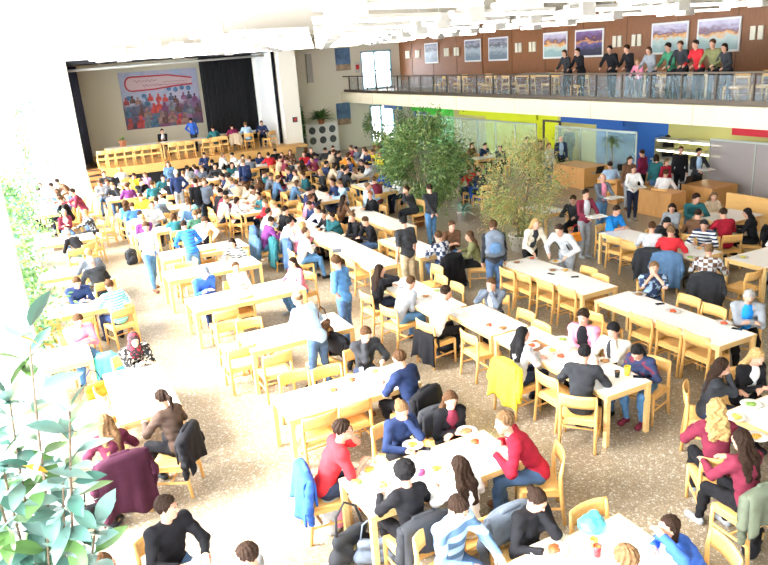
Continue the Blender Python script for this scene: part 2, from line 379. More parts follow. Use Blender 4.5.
# pictures on the brown wall: pixel boxes measured along the wall
def photo_mat(i):
    M = mat('landscape_photo_%d' % i, (.5, .5, .5), .35); nt = M.node_tree; b = nt.nodes['Principled BSDF']; L = nt.links.new
    tc = nt.nodes.new('ShaderNodeTexCoord'); n = nt.nodes.new('ShaderNodeTexNoise'); n.inputs['Scale'].default_value = 3+i % 3; n.inputs['Detail'].default_value = 6
    mp = nt.nodes.new('ShaderNodeMapping'); mp.inputs['Location'].default_value = (i*3.1, i*1.7, i); mp.inputs['Scale'].default_value = (1, 1, 2.5)
    L(tc.outputs['Object'], mp.inputs['Vector']); L(mp.outputs[0], n.inputs['Vector'])
    sp = nt.nodes.new('ShaderNodeSeparateXYZ'); L(tc.outputs['Object'], sp.inputs[0])
    ad = nt.nodes.new('ShaderNodeMath'); ad.operation = 'MULTIPLY_ADD'; L(n.outputs['Fac'], ad.inputs[0]); ad.inputs[1].default_value = .55; L(sp.outputs['Z'], ad.inputs[2])
    pal = [[(.0, (.28, .42, .42)), (.22, (.5, .6, .55)), (.34, (.75, .35, .08)), (.42, (.15, .06, .1)), (.6, (.45, .40, .55)), (.8, (.65, .6, .68))],
           [(.0, (.02, .02, .05)), (.25, (.10, .08, .25)), (.36, (.7, .3, .1)), (.42, (.08, .02, .06)), (.7, (.2, .12, .3)), (.85, (.4, .3, .45))],
           [(.0, (.15, .2, .25)), (.3, (.4, .45, .5)), (.45, (.1, .1, .12)), (.6, (.35, .35, .42)), (.75, (.1, .12, .2)), (.9, (.5, .5, .55))]]
    r = ramp(nt, pal[[2, 2, 2, 0, 1, 0, 0][i]]); L(ad.outputs[0], r.inputs['Fac']); L(r.outputs[0], b.inputs['Base Color']); return M
descs = ['small grey framed photograph nearest the balcony door', 'framed grey photograph second from the balcony door', 'framed dark figure photograph third from the balcony door', 'framed photograph with an orange streak over blue shapes', 'framed dark purple photograph with an orange horizon line', 'large framed photograph of dark towers over pale teal water', 'large framed photograph of a pale lake with orange shore, furthest right']
for i, (a, b_, c, d) in enumerate(((425, 44, 439, 64), (465, 40, 482, 62), (489, 37, 509, 60), (544, 33, 568, 58), (576, 29, 604, 56), (653, 23, 688, 54), (699, 18, 740, 52))):
    y1, z1 = onX(a, b_, XR); y0, z0 = onX(c, d, XR)
    zc = 4.95; hh = .52; yc = (y0+y1)/2; hw = (y1-y0)/2
    r = empty('wall_picture', (XR-.02, yc, zc), 0, descs[i], 'picture', 'framed photographs on the brown balcony wall')
    B(-.03, .0, -hw, hw, -hh, hh).build('frame', mat('picture_frame_white', (.72, .72, .70), .5), r)
    B(-.036, -.028, -hw+.07, hw-.07, -hh+.07, hh-.07).build('print', photo_mat(i), r)
sc_i = 0
WLAB = ['leftmost of all', 'second from the left', 'right of the smallest picture', 'left of the second picture', 'right of the third picture', 'left of the orange streak picture', 'right of the purple picture', 'left of the dark towers picture', 'right of the last picture']
for px, py in ((408, 52), (418, 52), (447, 49), (457, 49), (519, 44.5), (533, 44), (618, 38), (637.5, 37), (758, 29.5)):
    y, z = onX(px, py, XR); 
    r = empty('wall_light', (XR-.01, y, 4.95), 0, 'pair of white square wall lights, '+WLAB[sc_i], 'wall light', 'small white wall lights between the balcony pictures'); sc_i += 1
    for s in (-1, 1): B(-.05, 0, s*.13-.09, s*.13+.09, -.2, .2).build('lamp_plate', mat('lamp_cream', (.75, .70, .55), .5), r)
# posters and signs on the far wall
for i, (x0, x1, z0, z1, lab) in enumerate(((16.45, 17.35, 4.35, 5.55, 'tall blue and tan landscape poster beside the balcony door'), (16.25, 17.1, 1.4, 2.6, 'tall blue and tan landscape poster under the balcony, beside the plants'))):
    r = empty('wall_poster', ((x0+x1)/2, 37.97, (z0+z1)/2), 0, lab, 'poster'); w, h = (x1-x0)/2, (z1-z0)/2
    B(-w, w, -.01, .02, -h, h).build('sheet', mat('poster_blue', (.10, .18, .32), .5, noise=.5, scale=2), r)
    B(-w, w, -.016, -.009, -h, -h*.45).build('beach_print', mat('poster_tan', (.40, .28, .18), .5, noise=.4, scale=4), r)
r = empty('exit_sign', (19.0, 37.3, 2.5), 0, 'small green and white exit sign hanging over the lower glass door', 'sign')
B(-.3, .3, -.03, .03, -.09, .09).build('sign_box', mat('exit_green', (.02, .42, .20), .5, emit=.6), r); B(-.02, .16, -.04, -.028, -.06, .06).build('running_figure', mat('exit_white', (.9, .95, .9), .5, emit=.8), r); B(-.22, -.08, -.04, -.028, -.03, .03).build('arrow', mat('exit_white', (.9, .95, .9)), r)
MB().tube([(0, 0, .09), (0, 0, .14)], .015, 6).build('hanger', rm, r)
r = empty('wall_sign', (17.75, 37.97, 4.45), 0, 'small red fire extinguisher sign on the wall by the balcony door', 'sign')
B(-.14, .14, -.02, .0, -.28, .28).build('plate', mat('sign_grey', (.6, .58, .55)), r); B(-.1, .1, -.03, -.019, -.1, .16).build('red_symbol', mat('sign_red', (.6, .04, .03)), r)
r = empty('wall_sign', (12.9, 35.69, 2.15), 0, 'little dark square sign on the white column beside the stage', 'sign')
B(-.13, .13, -.02, .0, -.13, .13).build('plate', mat('sign_black', (.06, .05, .05)), r); B(-.05, .08, -.03, -.019, -.06, .06).build('red_symbol', mat('sign_red', (.6, .04, .03)), r)
r = empty('wall_socket_plate', (1.95, 35.98, 2.3), 0, 'small pale double switch plate on the white wall left of the stage', 'switch plate')
B(-.15, .15, -.02, 0, -.1, .1).build('plate', mat('sign_grey', (.6, .58, .55)), r); B(-.1, -.02, -.03, -.019, -.06, .06).build('rocker', mat('socket_dark', (.3, .3, .32)), r); B(.03, .11, -.03, -.019, -.06, .06).build('rocker', mat('socket_dark', (.3, .3, .32)), r)
r = empty('wall_duct', (14.85, 37.9, 4.6), 0, 'slim grey box fixed high on the far beige wall', 'wall box')
B(-.18, .12, -.1, .1, -.75, .75).build('casing', mat('duct_grey', (.42, .40, .36), .7), r)

# banner on the stage back wall
bn = empty('stage_banner', (7.3, 40.93, 3.58), 0, 'large banner of a colourful crowd under a red oval outline', 'banner')
def banner_mat():
    M = mat('banner_print', (.5, .5, .5), .6); nt = M.node_tree; b = nt.nodes['Principled BSDF']; L = nt.links.new
    tc = nt.nodes.new('ShaderNodeTexCoord'); v = nt.nodes.new('ShaderNodeTexVoronoi'); v.inputs['Scale'].default_value = 2.6; L(tc.outputs['Object'], v.inputs['Vector'])
    h = nt.nodes.new('ShaderNodeSeparateColor'); L(v.outputs['Color'], h.inputs[0])
    dk = ramp(nt, [(0, (.10, .05, .14)), (.2, (.25, .06, .10)), (.4, (.06, .07, .12)), (.6, (.28, .12, .26)), (.8, (.09, .11, .16))]); L(h.outputs[0], dk.inputs['Fac'])
    lt = ramp(nt, [(0, (.30, .34, .48)), (.5, (.42, .40, .52)), (1, (.34, .40, .55))]); L(h.outputs[1], lt.inputs['Fac'])
    sp = nt.nodes.new('ShaderNodeSeparateXYZ'); L(tc.outputs['Object'], sp.inputs[0])
    n = nt.nodes.new('ShaderNodeTexNoise'); n.inputs['Scale'].default_value = 1.5; L(tc.outputs['Object'], n.inputs['Vector'])
    a = nt.nodes.new('ShaderNodeMath'); a.operation = 'MULTIPLY_ADD'; L(n.outputs['Fac'], a.inputs[0]); a.inputs[1].default_value = 1.2; L(sp.outputs['Z'], a.inputs[2])
    r = ramp(nt, [(.25, (0, 0, 0)), (.55, (1, 1, 1))]); L(a.outputs[0], r.inputs['Fac'])
    mx = nt.nodes.new('ShaderNodeMixRGB'); L(r.outputs[0], mx.inputs[0]); L(dk.outputs[0], mx.inputs[1]); L(lt.outputs[0], mx.inputs[2]); L(mx.outputs[0], b.inputs['Base Color']); return M
B(-2.05, 2.08, 0, .04, -1.48, 1.48).build('fabric', banner_mat(), bn)
def flat_tube(pts, w): return MB().tube(pts, w, 6)
loop = [(-1.45+.32*math.cos(t), -.02, .86+.36*math.sin(t)) for t in np.linspace(PI/2, 3*PI/2, 12)]
loop = [(1.75, -.02, .98), (.5, -.02, 1.2)]+loop+[(-.3, -.02, .52), (.8, -.02, .62), (1.75, -.02, .66)]
n0 = len(loop); fm = mesh_of('oval', [(x, -.012, z) for x, _, z in loop], [tuple(range(n0-1, -1, -1))], mat('banner_pale', (.55, .40, .42), .6)); link('oval_field', fm, bn)
flat_tube(loop, .045).build('oval_outline', mat('banner_red', (.50, .05, .06), .6), bn)
for j, (x0, x1, zz, amp) in enumerate(((-1.3, -.1, .98, .06), (-.9, .1, .74, .06), (.2, 1.5, .86, .03), (0, 1.5, .72, .02))):
    pts = [(x0+(x1-x0)*t, -.03, zz+amp*math.sin(t*34+j)*(.6+.4*math.sin(t*11))) for t in np.linspace(0, 1, 60)]
    flat_tube(pts, .014).build('script_line', mat('banner_ink', (.28, .12, .10) if j != 1 else (.15, .2, .08), .6), bn)
rb = random.Random(11)
BCOL = [(.16, .05, .13), (.07, .08, .14), (.42, .05, .05), (.10, .05, .05), (.05, .12, .2), (.22, .09, .2), (.13, .16, .18), (.3, .05, .05), (.06, .05, .08), (.25, .14, .12)]
for j in range(34):
    row = j//12; x = -1.85+(j % 12)*.335+rb.uniform(-.1, .1); z = .12-row*.5+rb.uniform(-.12, .12); w = .15+.05*row; c = BCOL[rb.randrange(10)]
    if 4 <= j % 12 <= 5 and row < 2: c = (.5, .06, .05); z += .12
    y = -.006-.0006*j
    pts = [(x+w*.42*math.cos(t), y, z+w*.5*math.sin(t)) for t in np.linspace(-1.0, PI+1.0, 10)]
    pts = [(x+w*1.05, y, z-w*2.2), (x+w*.95, y, z-w*.95)]+pts+[(x-w*.95, y, z-w*.95), (x-w*1.05, y, z-w*2.2)]
    pts = [(max(-2.0, min(2.03, p[0])), p[1], max(-1.45, p[2])) for p in pts]
    link('printed_figure', mesh_of('figure', pts, [tuple(range(len(pts)))], mat('banner_c%d' % BCOL.index(c) if c in BCOL else 'banner_cr', c, .6, noise=.5, scale=6)), bn)
for x, z in ((-1.7, .15), (.45, .5), (.8, .42), (1.15, .5), (1.5, .45), (-.9, .2)):
    pts = [(x+.13*math.cos(t), -.03, z+.13*math.sin(t)) for t in np.linspace(0, 2*PI, 13)[:-1]]; link('printed_head', mesh_of('figure', pts, [tuple(range(11, -1, -1))], mat('banner_blue', (.06, .15, .3), .6, noise=.5, scale=8)), bn)

# glass partition under the balcony and coloured walls behind it
GX = 18.9
gm = mat('partition_glass', (.50, .72, .62), .12, alpha=.26)
gp = mat('partition_grey', (.42, .38, .38), .2, alpha=.75)
gt = mat('partition_rail', (.45, .50, .45), .4, .4)
def partition(y0, y1, lab, n, gmat):
    r = empty('glass_partition', (GX, y0, 0), 0, lab, 'glass partition'); L = y1-y0
    B(-.03, .03, 0, L, 1.90, 1.96).build('top_rail', gt, r); B(-.03, .03, 0, L, 0, .06).build('bottom_rail', gt, r)
    for k in range(n+1): B(-.02, .02, k*L/n-.015, k*L/n+.015, .06, 1.90).build('post', gt, r)
    for k in range(n): B(-.006, .006, k*L/n+.02, (k+1)*L/n-.02, .06, 1.90).build('glass_panel', gmat, r)
partition(9, 15.2, 'grey tinted glass partition below the red wall band', 4, gp)
partition(18.2, 22.4, 'clear glass partition behind the laptop desk and potted dracaena', 3, gm)
partition(23.6, 33.5, 'green tinted glass partition behind the far dining table', 7, gm)
# service room behind: back wall in coloured bands
BX = 21.2
for nm, y0, y1, c in (('red', 6, 14.8, (.62, .02, .04)), ('olive', 14.8, 18.9, (.45, .42, .14)), ('blue', 18.9, 22.6, (.01, .09, .36)), ('olive', 22.6, 25, (.55, .50, .18)), ('yellow', 25, 30.5, (.62, .68, .01)), ('olive', 30.5, 33.5, (.50, .50, .22)), ('green', 33.5, 36.3, (.03, .42, .02)), ('blue', 36.3, 37.99, (.02, .10, .32))):
    struct('wall_service_%s' % nm, B(BX, BX+.15, y0, y1, 0, 2.62), mat('paint_'+nm, c, .7))
for y0, y1, c in ((6, 14.6, (.62, .02, .04)), (19, 22.3, (.01, .09, .36)), (23.8, 29.6, (.62, .68, .01)), (31.5, 34.3, (.03, .42, .02)), (35.5, 37.6, (.02, .10, .32))):
    struct('trim_band_%d' % int(y0), B(GX+.15, GX+.25, y0, y1, 2.08, 2.62), mat('band_%d' % int(y0), c, .7))
struct('door_3', MB().box(GX+.3, GX+.36, 22.5, 22.58, 0, 2.1).box(GX+.3, GX+.36, 23.5, 23.58, 0, 2.1).box(GX+.3, GX+.36, 22.5, 23.58, 2.02, 2.1), mat('door_dark', (.06, .05, .05)))
# serving counter seen through the gap
ct = empty('serving_counter', (20.1, 16.9, 0), 0, 'steel serving counter with lit shelves in the kitchen opening', 'counter')
B(-.3, .3, -1.4, 1.4, 0, .9).build('body', mat('steel', (.4, .42, .42), .35, .8), ct); B(-.35, .35, -1.45, 1.45, .9, .94).build('top', mat('steel_light', (.6, .62, .6), .3, .8), ct)
for z in (1.25, 1.6): B(-.2, .25, -1.4, 1.4, z, z+.03).build('shelf', mat('steel_light', (.6, .62, .6)), ct); B(-.2, -.16, -1.3, 1.3, z-.05, z-.01).build('shelf_lamp', mat('lamp_warm', (1, .9, .6), emit=6), ct)
for y in (-1.4, 1.38): B(-.2, .25, y, y+.03, .94, 1.65).build('upright', mat('steel', (.4, .42, .42)), ct)
bb = empty('menu_board', (BX-.03, 17.2, 2.3), 0, 'long dark menu board above the serving opening', 'board')
B(-.04, 0, -1.2, 1.2, -.22, .22).build('panel', mat('board_black', (.03, .03, .03)), bb); B(-.06, -.04, -1.24, 1.24, .2, .24).build('frame', gt, bb)
# orange upholstered bench and a screen
for (x, y, L, lab) in ((16.6, 11.6, 2.2, 'low orange wooden screen behind the round table group'),):
    r = empty('wooden_screen', (x, y, 0), 0, lab, 'screen'); B(-.04, .04, -L/2, L/2, .08, .95).build('panel', W_CHAIR, r)
    for s in (-1, 1): B(-.12, .12, s*(L/2-.1)-.03, s*(L/2-.1)+.03, 0, .1).build('foot', W_CHAIR, r)
# ceiling fluorescent fixtures
FX = mat('fixture_white', (.62, .60, .56), .6)
TUBE = mat('fluorescent_tube', (1, .97, .90), .5, emit=3.6)
tube_d = MB().box(-1.5, 1.5, -.04, .04, -.05, 0).mesh('diffuser', TUBE)
hous = MB().box(-1.5, 1.5, -.07, .07, 0, .06).mesh('housing', FX)
node = MB().bbox(-.17, .17, -.17, .17, -.12, .2, .02).mesh('junction_box', FX)
rod = MB().box(-.012, .012, -.012, .012, .2, ZC-5.62).mesh('rod', FX)
cnt = 0
ORD = ['first', 'second', 'third', 'fourth', 'fifth', 'sixth', 'seventh', 'eighth', 'ninth', 'tenth', 'eleventh', 'twelfth']
for iy in range(10):
    for ix in range(6):
        X = 3.4+ix*2.35+(iy % 2)*1.17; Y = 7.4+iy*2.9
        if X > 16.3: continue
        r = empty('ceiling_light', (X, Y, 5.62), 0, 'crossed fluorescent ceiling light, %s row from the camera, %s in its row from the windows' % (ORD[iy], ORD[ix]), 'ceiling light', 'fluorescent lights on the hall ceiling')
        link('junction_box', node, r); link('rod', rod, r)
        for ang, d, zz in ((8, .75, 0), (68, .7, -.02)):
            h = link('housing', hous, r, (d*math.cos(math.radians(ang)), d*math.sin(math.radians(ang)), zz), math.radians(ang))
            link('diffuser', tube_d, h)
            h.scale = (.78 if ang == 8 else .5, 1, 1)
        cnt += 1

# lamps of the service rooms under the balcony
for k in range(9):
    y = 10.5+k*3.0; r = empty('ceiling_panel_lamp', (20.2, y, 2.6), 0, 'flat white ceiling lamp under the balcony, %s from the camera end' % ORD[k], 'ceiling lamp', 'flat lamps under the balcony')
    B(-.3, .3, -.3, .3, -.04, .02).build('housing', FX, r); B(-.27, .27, -.27, .27, -.05, -.04).build('diffuser', mat('panel_lamp', (1, .95, .8), emit=14), r)
for k in range(5):
    y = 12.5+k*4.5; r = empty('ceiling_panel_lamp', (17.6, y, 2.6), 0, 'flat white lamp over the desks and walkway, %s from the camera end' % ORD[k], 'ceiling lamp', 'flat lamps over the walkway')
    B(-.2, .2, -.2, .2, -.04, .02).build('housing', FX, r); B(-.17, .17, -.17, .17, -.05, -.04).build('diffuser', mat('panel_lamp2', (1, .95, .8), emit=6), r)

# ------------------------------------------------------------------ tables and chairs
TABLES = {}
def make_table(key, cx, cy, L, W, rz, label, z0=0, phrase=None):
    r = empty('dining_table', (cx, cy, z0), rz, label, 'table', 'white topped wooden dining tables')
    h = .75
    B(-L/2+.012, L/2-.012, -W/2+.012, W/2-.012, h-.012, h, ).build('table_top', WHITE_TOP, r)
    MB().box(-L/2, L/2, -W/2, -W/2+.02, h-.035, h-.001).box(-L/2, L/2, W/2-.02, W/2, h-.035, h-.001).box(-L/2, -L/2+.02, -W/2+.02, W/2-.02, h-.035, h-.001).box(L/2-.02, L/2, -W/2+.02, W/2-.02, h-.035, h-.001).box(-L/2+.02, L/2-.02, -W/2+.02, W/2-.02, h-.035, h-.013).build('edge_band', W_EDGE, r)
    a, b = L/2-.04, W/2-.04
    MB().box(-a, a, -b, -b+.022, h-.105, h-.035).box(-a, a, b-.022, b, h-.105, h-.035).box(-a, -a+.022, -b, b, h-.105, h-.035).box(a-.022, a, -b, b, h-.105, h-.035).build('apron', W_EDGE, r)
    for sx in (-1, 1):
        for sy in (-1, 1):
            x, y = sx*(L/2-.035), sy*(W/2-.035); B(x-.032, x+.032, y-.032, y+.032, 0, h-.035, bev=.004).build('leg', W_EDGE, r)
    TABLES[key] = (cx, cy, phrase or label, rz, L, W, z0)
    return r
def curved(w, z0, z1, y, dep, th, n=9, lean=0):
    return [[(w*(2*i/(n-1)-1), y-dep*(1-(2*i/(n-1)-1)**2)-lean*(z-z0), z) for z in np.linspace(z0, z1, 4)] for i in range(n)]
CH = {}
def chair_meshes():
    CH['backrest'] = MB().sheet(curved(.235, .63, .81, -.215, .045, .02, lean=.12), .016).mesh('backrest', W_CHAIR, True)
    P = [[(x*(.225 if y < 0 else .24), y, .44-.012*(1-x*x)+(.006 if abs(y) > .17 else 0)) for y in np.linspace(-.2, .22, 7)] for x in np.linspace(-1, 1, 9)]
    CH['seat'] = MB().sheet(P, .016).mesh('seat', W_CHAIR, True)
    for s in (-1, 1):
        CH['rear%d' % s] = MB().tube([(s*.225, -.26, .0), (s*.225, -.215, .42), (s*.225, -.21, .62), (s*.225, -.235, .79)], [.021, .026, .024, .017], 6).mesh('leg', W_CHAIR, True)
        CH['front%d' % s] = MB().tube([(s*.225, .215, 0), (s*.225, .21, .43)], [.02, .025], 6).mesh('leg', W_CHAIR, True)
    CH['frame'] = MB().box(-.235, -.215, -.2, .21, .375, .43).box(.215, .235, -.2, .21, .375, .43).box(-.21, .21, .195, .215, .375, .43).box(-.21, .21, -.215, -.195, .375, .43).mesh('seat_frame', W_CHAIR)
    CH['str'] = MB().box(-.232, -.218, -.23, .2, .2, .225).box(.218, .232, -.23, .2, .2, .225).box(-.22, .22, -.02, 0, .205, .222).mesh('stretcher', W_CHAIR)
chair_meshes()
CHAIRS = []
def make_chair(x, y, face, label, z0=0):
    r = empty('dining_chair', (x, y, z0), math.radians(face-90), label, 'chair', 'light wooden dining chairs')
    link('backrest', CH['backrest'], r); link('seat', CH['seat'], r); link('seat_frame', CH['frame'], r); link('stretcher', CH['str'], r)
    for k in ('rear-1', 'rear1', 'front-1', 'front1'): link('leg', CH[k], r)
    CHAIRS.append((x, y, face, r)); return r

# ------------------------------------------------------------------ people
def dirv(a): return np.array([0, math.sin(a), math.cos(a)])
def ik(S, T, l1, l2, hint):
    S, T = np.array(S, float), np.array(T, float); d = T-S; L = np.linalg.norm(d)
    if L > (l1+l2)*.985: d *= (l1+l2)*.985/L; T = S+d; L = np.linalg.norm(d)
    d /= L; a = (l1*l1-l2*l2+L*L)/(2*L); h = math.sqrt(max(l1*l1-a*a, 1e-6))
    hv = np.array(hint, float); hv -= d*np.dot(hv, d); hv /= np.linalg.norm(hv)+1e-9
    return S+d*a+hv*h, T
ARM = {  # hand targets relative to the pelvis (x outward, y forward, z up)
    'table': ((.16, .40, .27), (.14, .44, .27)), 'lap': ((.08, .26, .13), (.06, .28, .13)), 'chin': ((.05, .30, .47), (.14, .40, .27)),
    'eat': ((.06, .30, .40), (.15, .40, .27)), 'fold': ((-.06, .34, .26), (.04, .36, .28)), 'face': ((.03, .22, .50), (.03, .23, .47)),
    'side': ((.24, .05, -.10), (.24, .03, -.12)), 'hip': ((.17, .02, .09), (.24, .03, -.12)), 'tray': ((.17, .36, .16), (.17, .36, .16)),
    'lean': ((.20, .45, .05), (.20, .42, .05)), 'back': ((-.02, -.17, -.02), (.0, -.19, .0)), 'reach': ((.14, .62, .27), (.14, .42, .27)), 'raise': ((.24, .30, .62), (.14, .40, .27)), 'one': ((.18, .40, .12), (.24, .03, -.1)), 'rail': ((.2, .4, .10), (.2, .4, .10))}
def skeleton(pose, lean, arms, pitch, yaw, fem, seed, legs=None):
    rr = random.Random(seed); st = pose == 't'; J = {}
    pz = .94 if st else .555
    l = math.radians(lean); P0 = np.array([0, 0, pz])
    W = P0+.19*dirv(l*.7); C = W+.17*dirv(l); N = C+.17*dirv(l*1.15)
    p = math.radians(pitch); yw = math.radians(yaw)
    M = Matrix.Rotation(yw, 3, 'Z') @ Matrix.Rotation(-p, 3, 'X')      # head frame -> body frame
    HM = np.array(M); Hc = N+.085*dirv(l*.9)+HM@np.array([0, .018, .075])
    J.update(P0=P0, W=W, C=C, N=N, Hc=Hc, HM=HM, l=l, st=st, fem=fem)
    sw = .155 if fem else .178
    S = {}; 
    for s in (-1, 1):
        S[s] = N-.055*dirv(l)+np.array([s*sw, 0, 0])
    J['S'] = S
    ta, tb = ARM[arms]; flip = rr.random() < .5 and arms not in ('table',)
    for s in (-1, 1):
        t = ta if (s == 1) != flip else tb
        T = P0+np.array([s*t[0], t[1]+(.0 if st else .04)*0, t[2]])+np.array([rr.uniform(-.015, .015), rr.uniform(-.03, .03), 0])
        if arms in ('face', 'chin', 'eat') and t[2] > .38: T = Hc+HM@np.array([s*.045, .10, -.11])
        if arms == 'raise' and t[2] > .5: T = Hc+np.array([s*.16, .12, .02])
        hint = (s*.8, -.5, -.6) if arms not in ('hip', 'back') else (s*1.0, -.3, 0)
        if arms == 'side': hint = (s*.2, -1, 0)
        J['E%d' % s], J['H%d' % s] = ik(S[s], T, .285, .25, hint)
    for s in (-1, 1):
        if st:
            k = legs if legs is not None else rr.uniform(-.06, .06)
            K = np.array([s*.095, k*s*.8+.015, .50]); A = np.array([s*.10, k*s*1.6-.02, .085]); hip = P0+np.array([s*.088, 0, -.04])
        else:
            hip = P0+np.array([s*.088, .02, -.01]); K = np.array([s*(.11+rr.uniform(0, .05)), .42, .525]); A = np.array([s*.12+rr.uniform(-.04, .04), (legs if legs is not None else .40)+rr.uniform(-.12, .1), .085])
        J['L%d' % s] = (hip, K, A)
    return J
def rotM(l): return np.array([[1, 0, 0], [0, math.cos(l), -math.sin(l)], [0, math.sin(l), math.cos(l)]])
def torso_prims(J):
    f = .93 if J['fem'] else 1.0; l = J['l']; R0 = rotM(l)
    return [ell(J['P0']+[0, -.01, 0], (.165, .118, .12), rotM(l*.5), .05), ell(J['W'], (.138*f, .098, .14), R0, .06), ell(J['C']+R0.T@np.array([0, .0, -.01]), (.158*f, .108, .165), R0, .06),
            cap(J['S'][-1]*.86+J['N']*.14-[0, 0, .01], J['S'][1]*.86+J['N']*.14-[0, 0, .01], .062, .062, .06)] + ([ell(J['C']+R0.T@np.array([s*.07, .085, -.02]), (.055, .05, .05), R0, .04) for s in (-1, 1)] if J['fem'] else [])
def arm_prims(J, s, a=0, b=1, hand=False, k=.03):
    S, E, H = J['S'][s], J['E%d' % s], J['H%d' % s]; out = [cap(S, E, .052, .041, .05)]
    if b > .5: out.append(cap(E, E+(H-E)*(b-.5)*2, .041, .041-.012*(b-.5)*2, k))
    if b <= .5: out = [cap(S, S+(E-S)*(b*2), .054, .046, .05)]
    return out
def leg_prims(J, s, long=True):
    hip, K, A = J['L%d' % s]; out = [cap(hip, K, .088, .058, .05), cap(K, K+(A-K)*.35, .056, .056, .02), cap(K+(A-K)*.35, A, .056, .036, .04)]
    return out if long else out[:1]
def foot_prims(J, s):
    A = J['L%d' % s][2]; return [cap(A+[0, -.03, -.045], A+[s*.01, .15, -.052], .036, .032, .03), cap(A+[0, 0, -.02], A+[0, 0, -.045], .036, .036, .03), ell(A+[s*.01, .13, -.05], (.042, .06, .032), None, .02)]
def head_prims(J):
    H, M = J['Hc'], J['HM']; T = M.T; g = lambda *v: H+M@np.array(v, float)
    return [cap(J['N']+[0, -.005, -.05], H+M@np.array([0, -.018, -.05]), .056, .05, .04), ell(g(0, -.014, .022), (.073, .092, .088), T, .03), ell(g(0, .02, -.028), (.058, .068, .088), T, .03), ell(g(0, .058, -.088), (.028, .026, .022), T, .03),
            cap(g(0, .088, .01), g(0, .106, -.024), .008, .014, .014), cap(g(-.03, .076, .025), g(.03, .076, .025), .014, .014, .02), cap(g(-.018, .082, -.058), g(.018, .082, -.058), .011, .011, .015),
            ell(g(.073, -.005, -.008), (.012, .022, .032), T, .01), ell(g(-.073, -.005, -.008), (.012, .022, .032), T, .01)]
def hand_prims(J, s, fine, curl=.5):
    E, H = J['E%d' % s], J['H%d' % s]; d = (H-E)/np.linalg.norm(H-E)
    if H[2] < J['Hc'][2]-.2 and not J['st']: d = d*[1, 1, .25]; d /= np.linalg.norm(d)
    up = np.array([0, 0, 1.0]); side = np.cross(d, up); side /= np.linalg.norm(side)+1e-9; nrm = np.cross(side, d)
    pc = H+d*.045; out = [cap(H, H+d*.03, .028, .03, .02), cap(pc+side*.022, pc-side*.022, .02, .02, .02), cap(H+d*.07+side*.024, H+d*.07-side*.024, .016, .016, .02)]
    if not fine: return out+[cap(H+d*.08, H+d*.14-nrm*.03, .026, .014, .02)]
    ax = H+d*.085
    for i, L in enumerate((.060, .074, .078, .066)):
        o = (i-1.5)*.0205; b0 = ax+side*o*s; m1 = b0+d*L*.5-nrm*.012*curl*2; m2 = m1+d*L*.42-nrm*.03*curl*1.6
        out += [cap(b0-d*.02, m1, .0098, .0092, .006), cap(m1, m2, .0092, .0078, .006)]
    t0 = H+d*.03-side*s*.03*-1*(-1); t0 = H+d*.03-side*s*.026; t1 = t0+d*.04-side*s*.026-nrm*.01; t2 = t1+d*.03-side*s*.004-nrm*.012
    out += [cap(t0, t1, .0125, .0105, .012), cap(t1, t2, .0105, .009, .006)]
    return out
def body_prims(J, fine):
    out = torso_prims(J)+head_prims(J)
    for s in (-1, 1): out += arm_prims(J, s)+leg_prims(J, s)+foot_prims(J, s)+hand_prims(J, s, fine)
    return out
def shrink(pr, e):
    o = []
    for p in pr:
        if p[0] == 'c': o.append((p[0], p[1], p[2], max(p[3]-e, .012), max(p[4]-e, .012), p[5]))
        else: o.append((p[0], p[1], p[2]-e, p[3], p[4]))
    return o
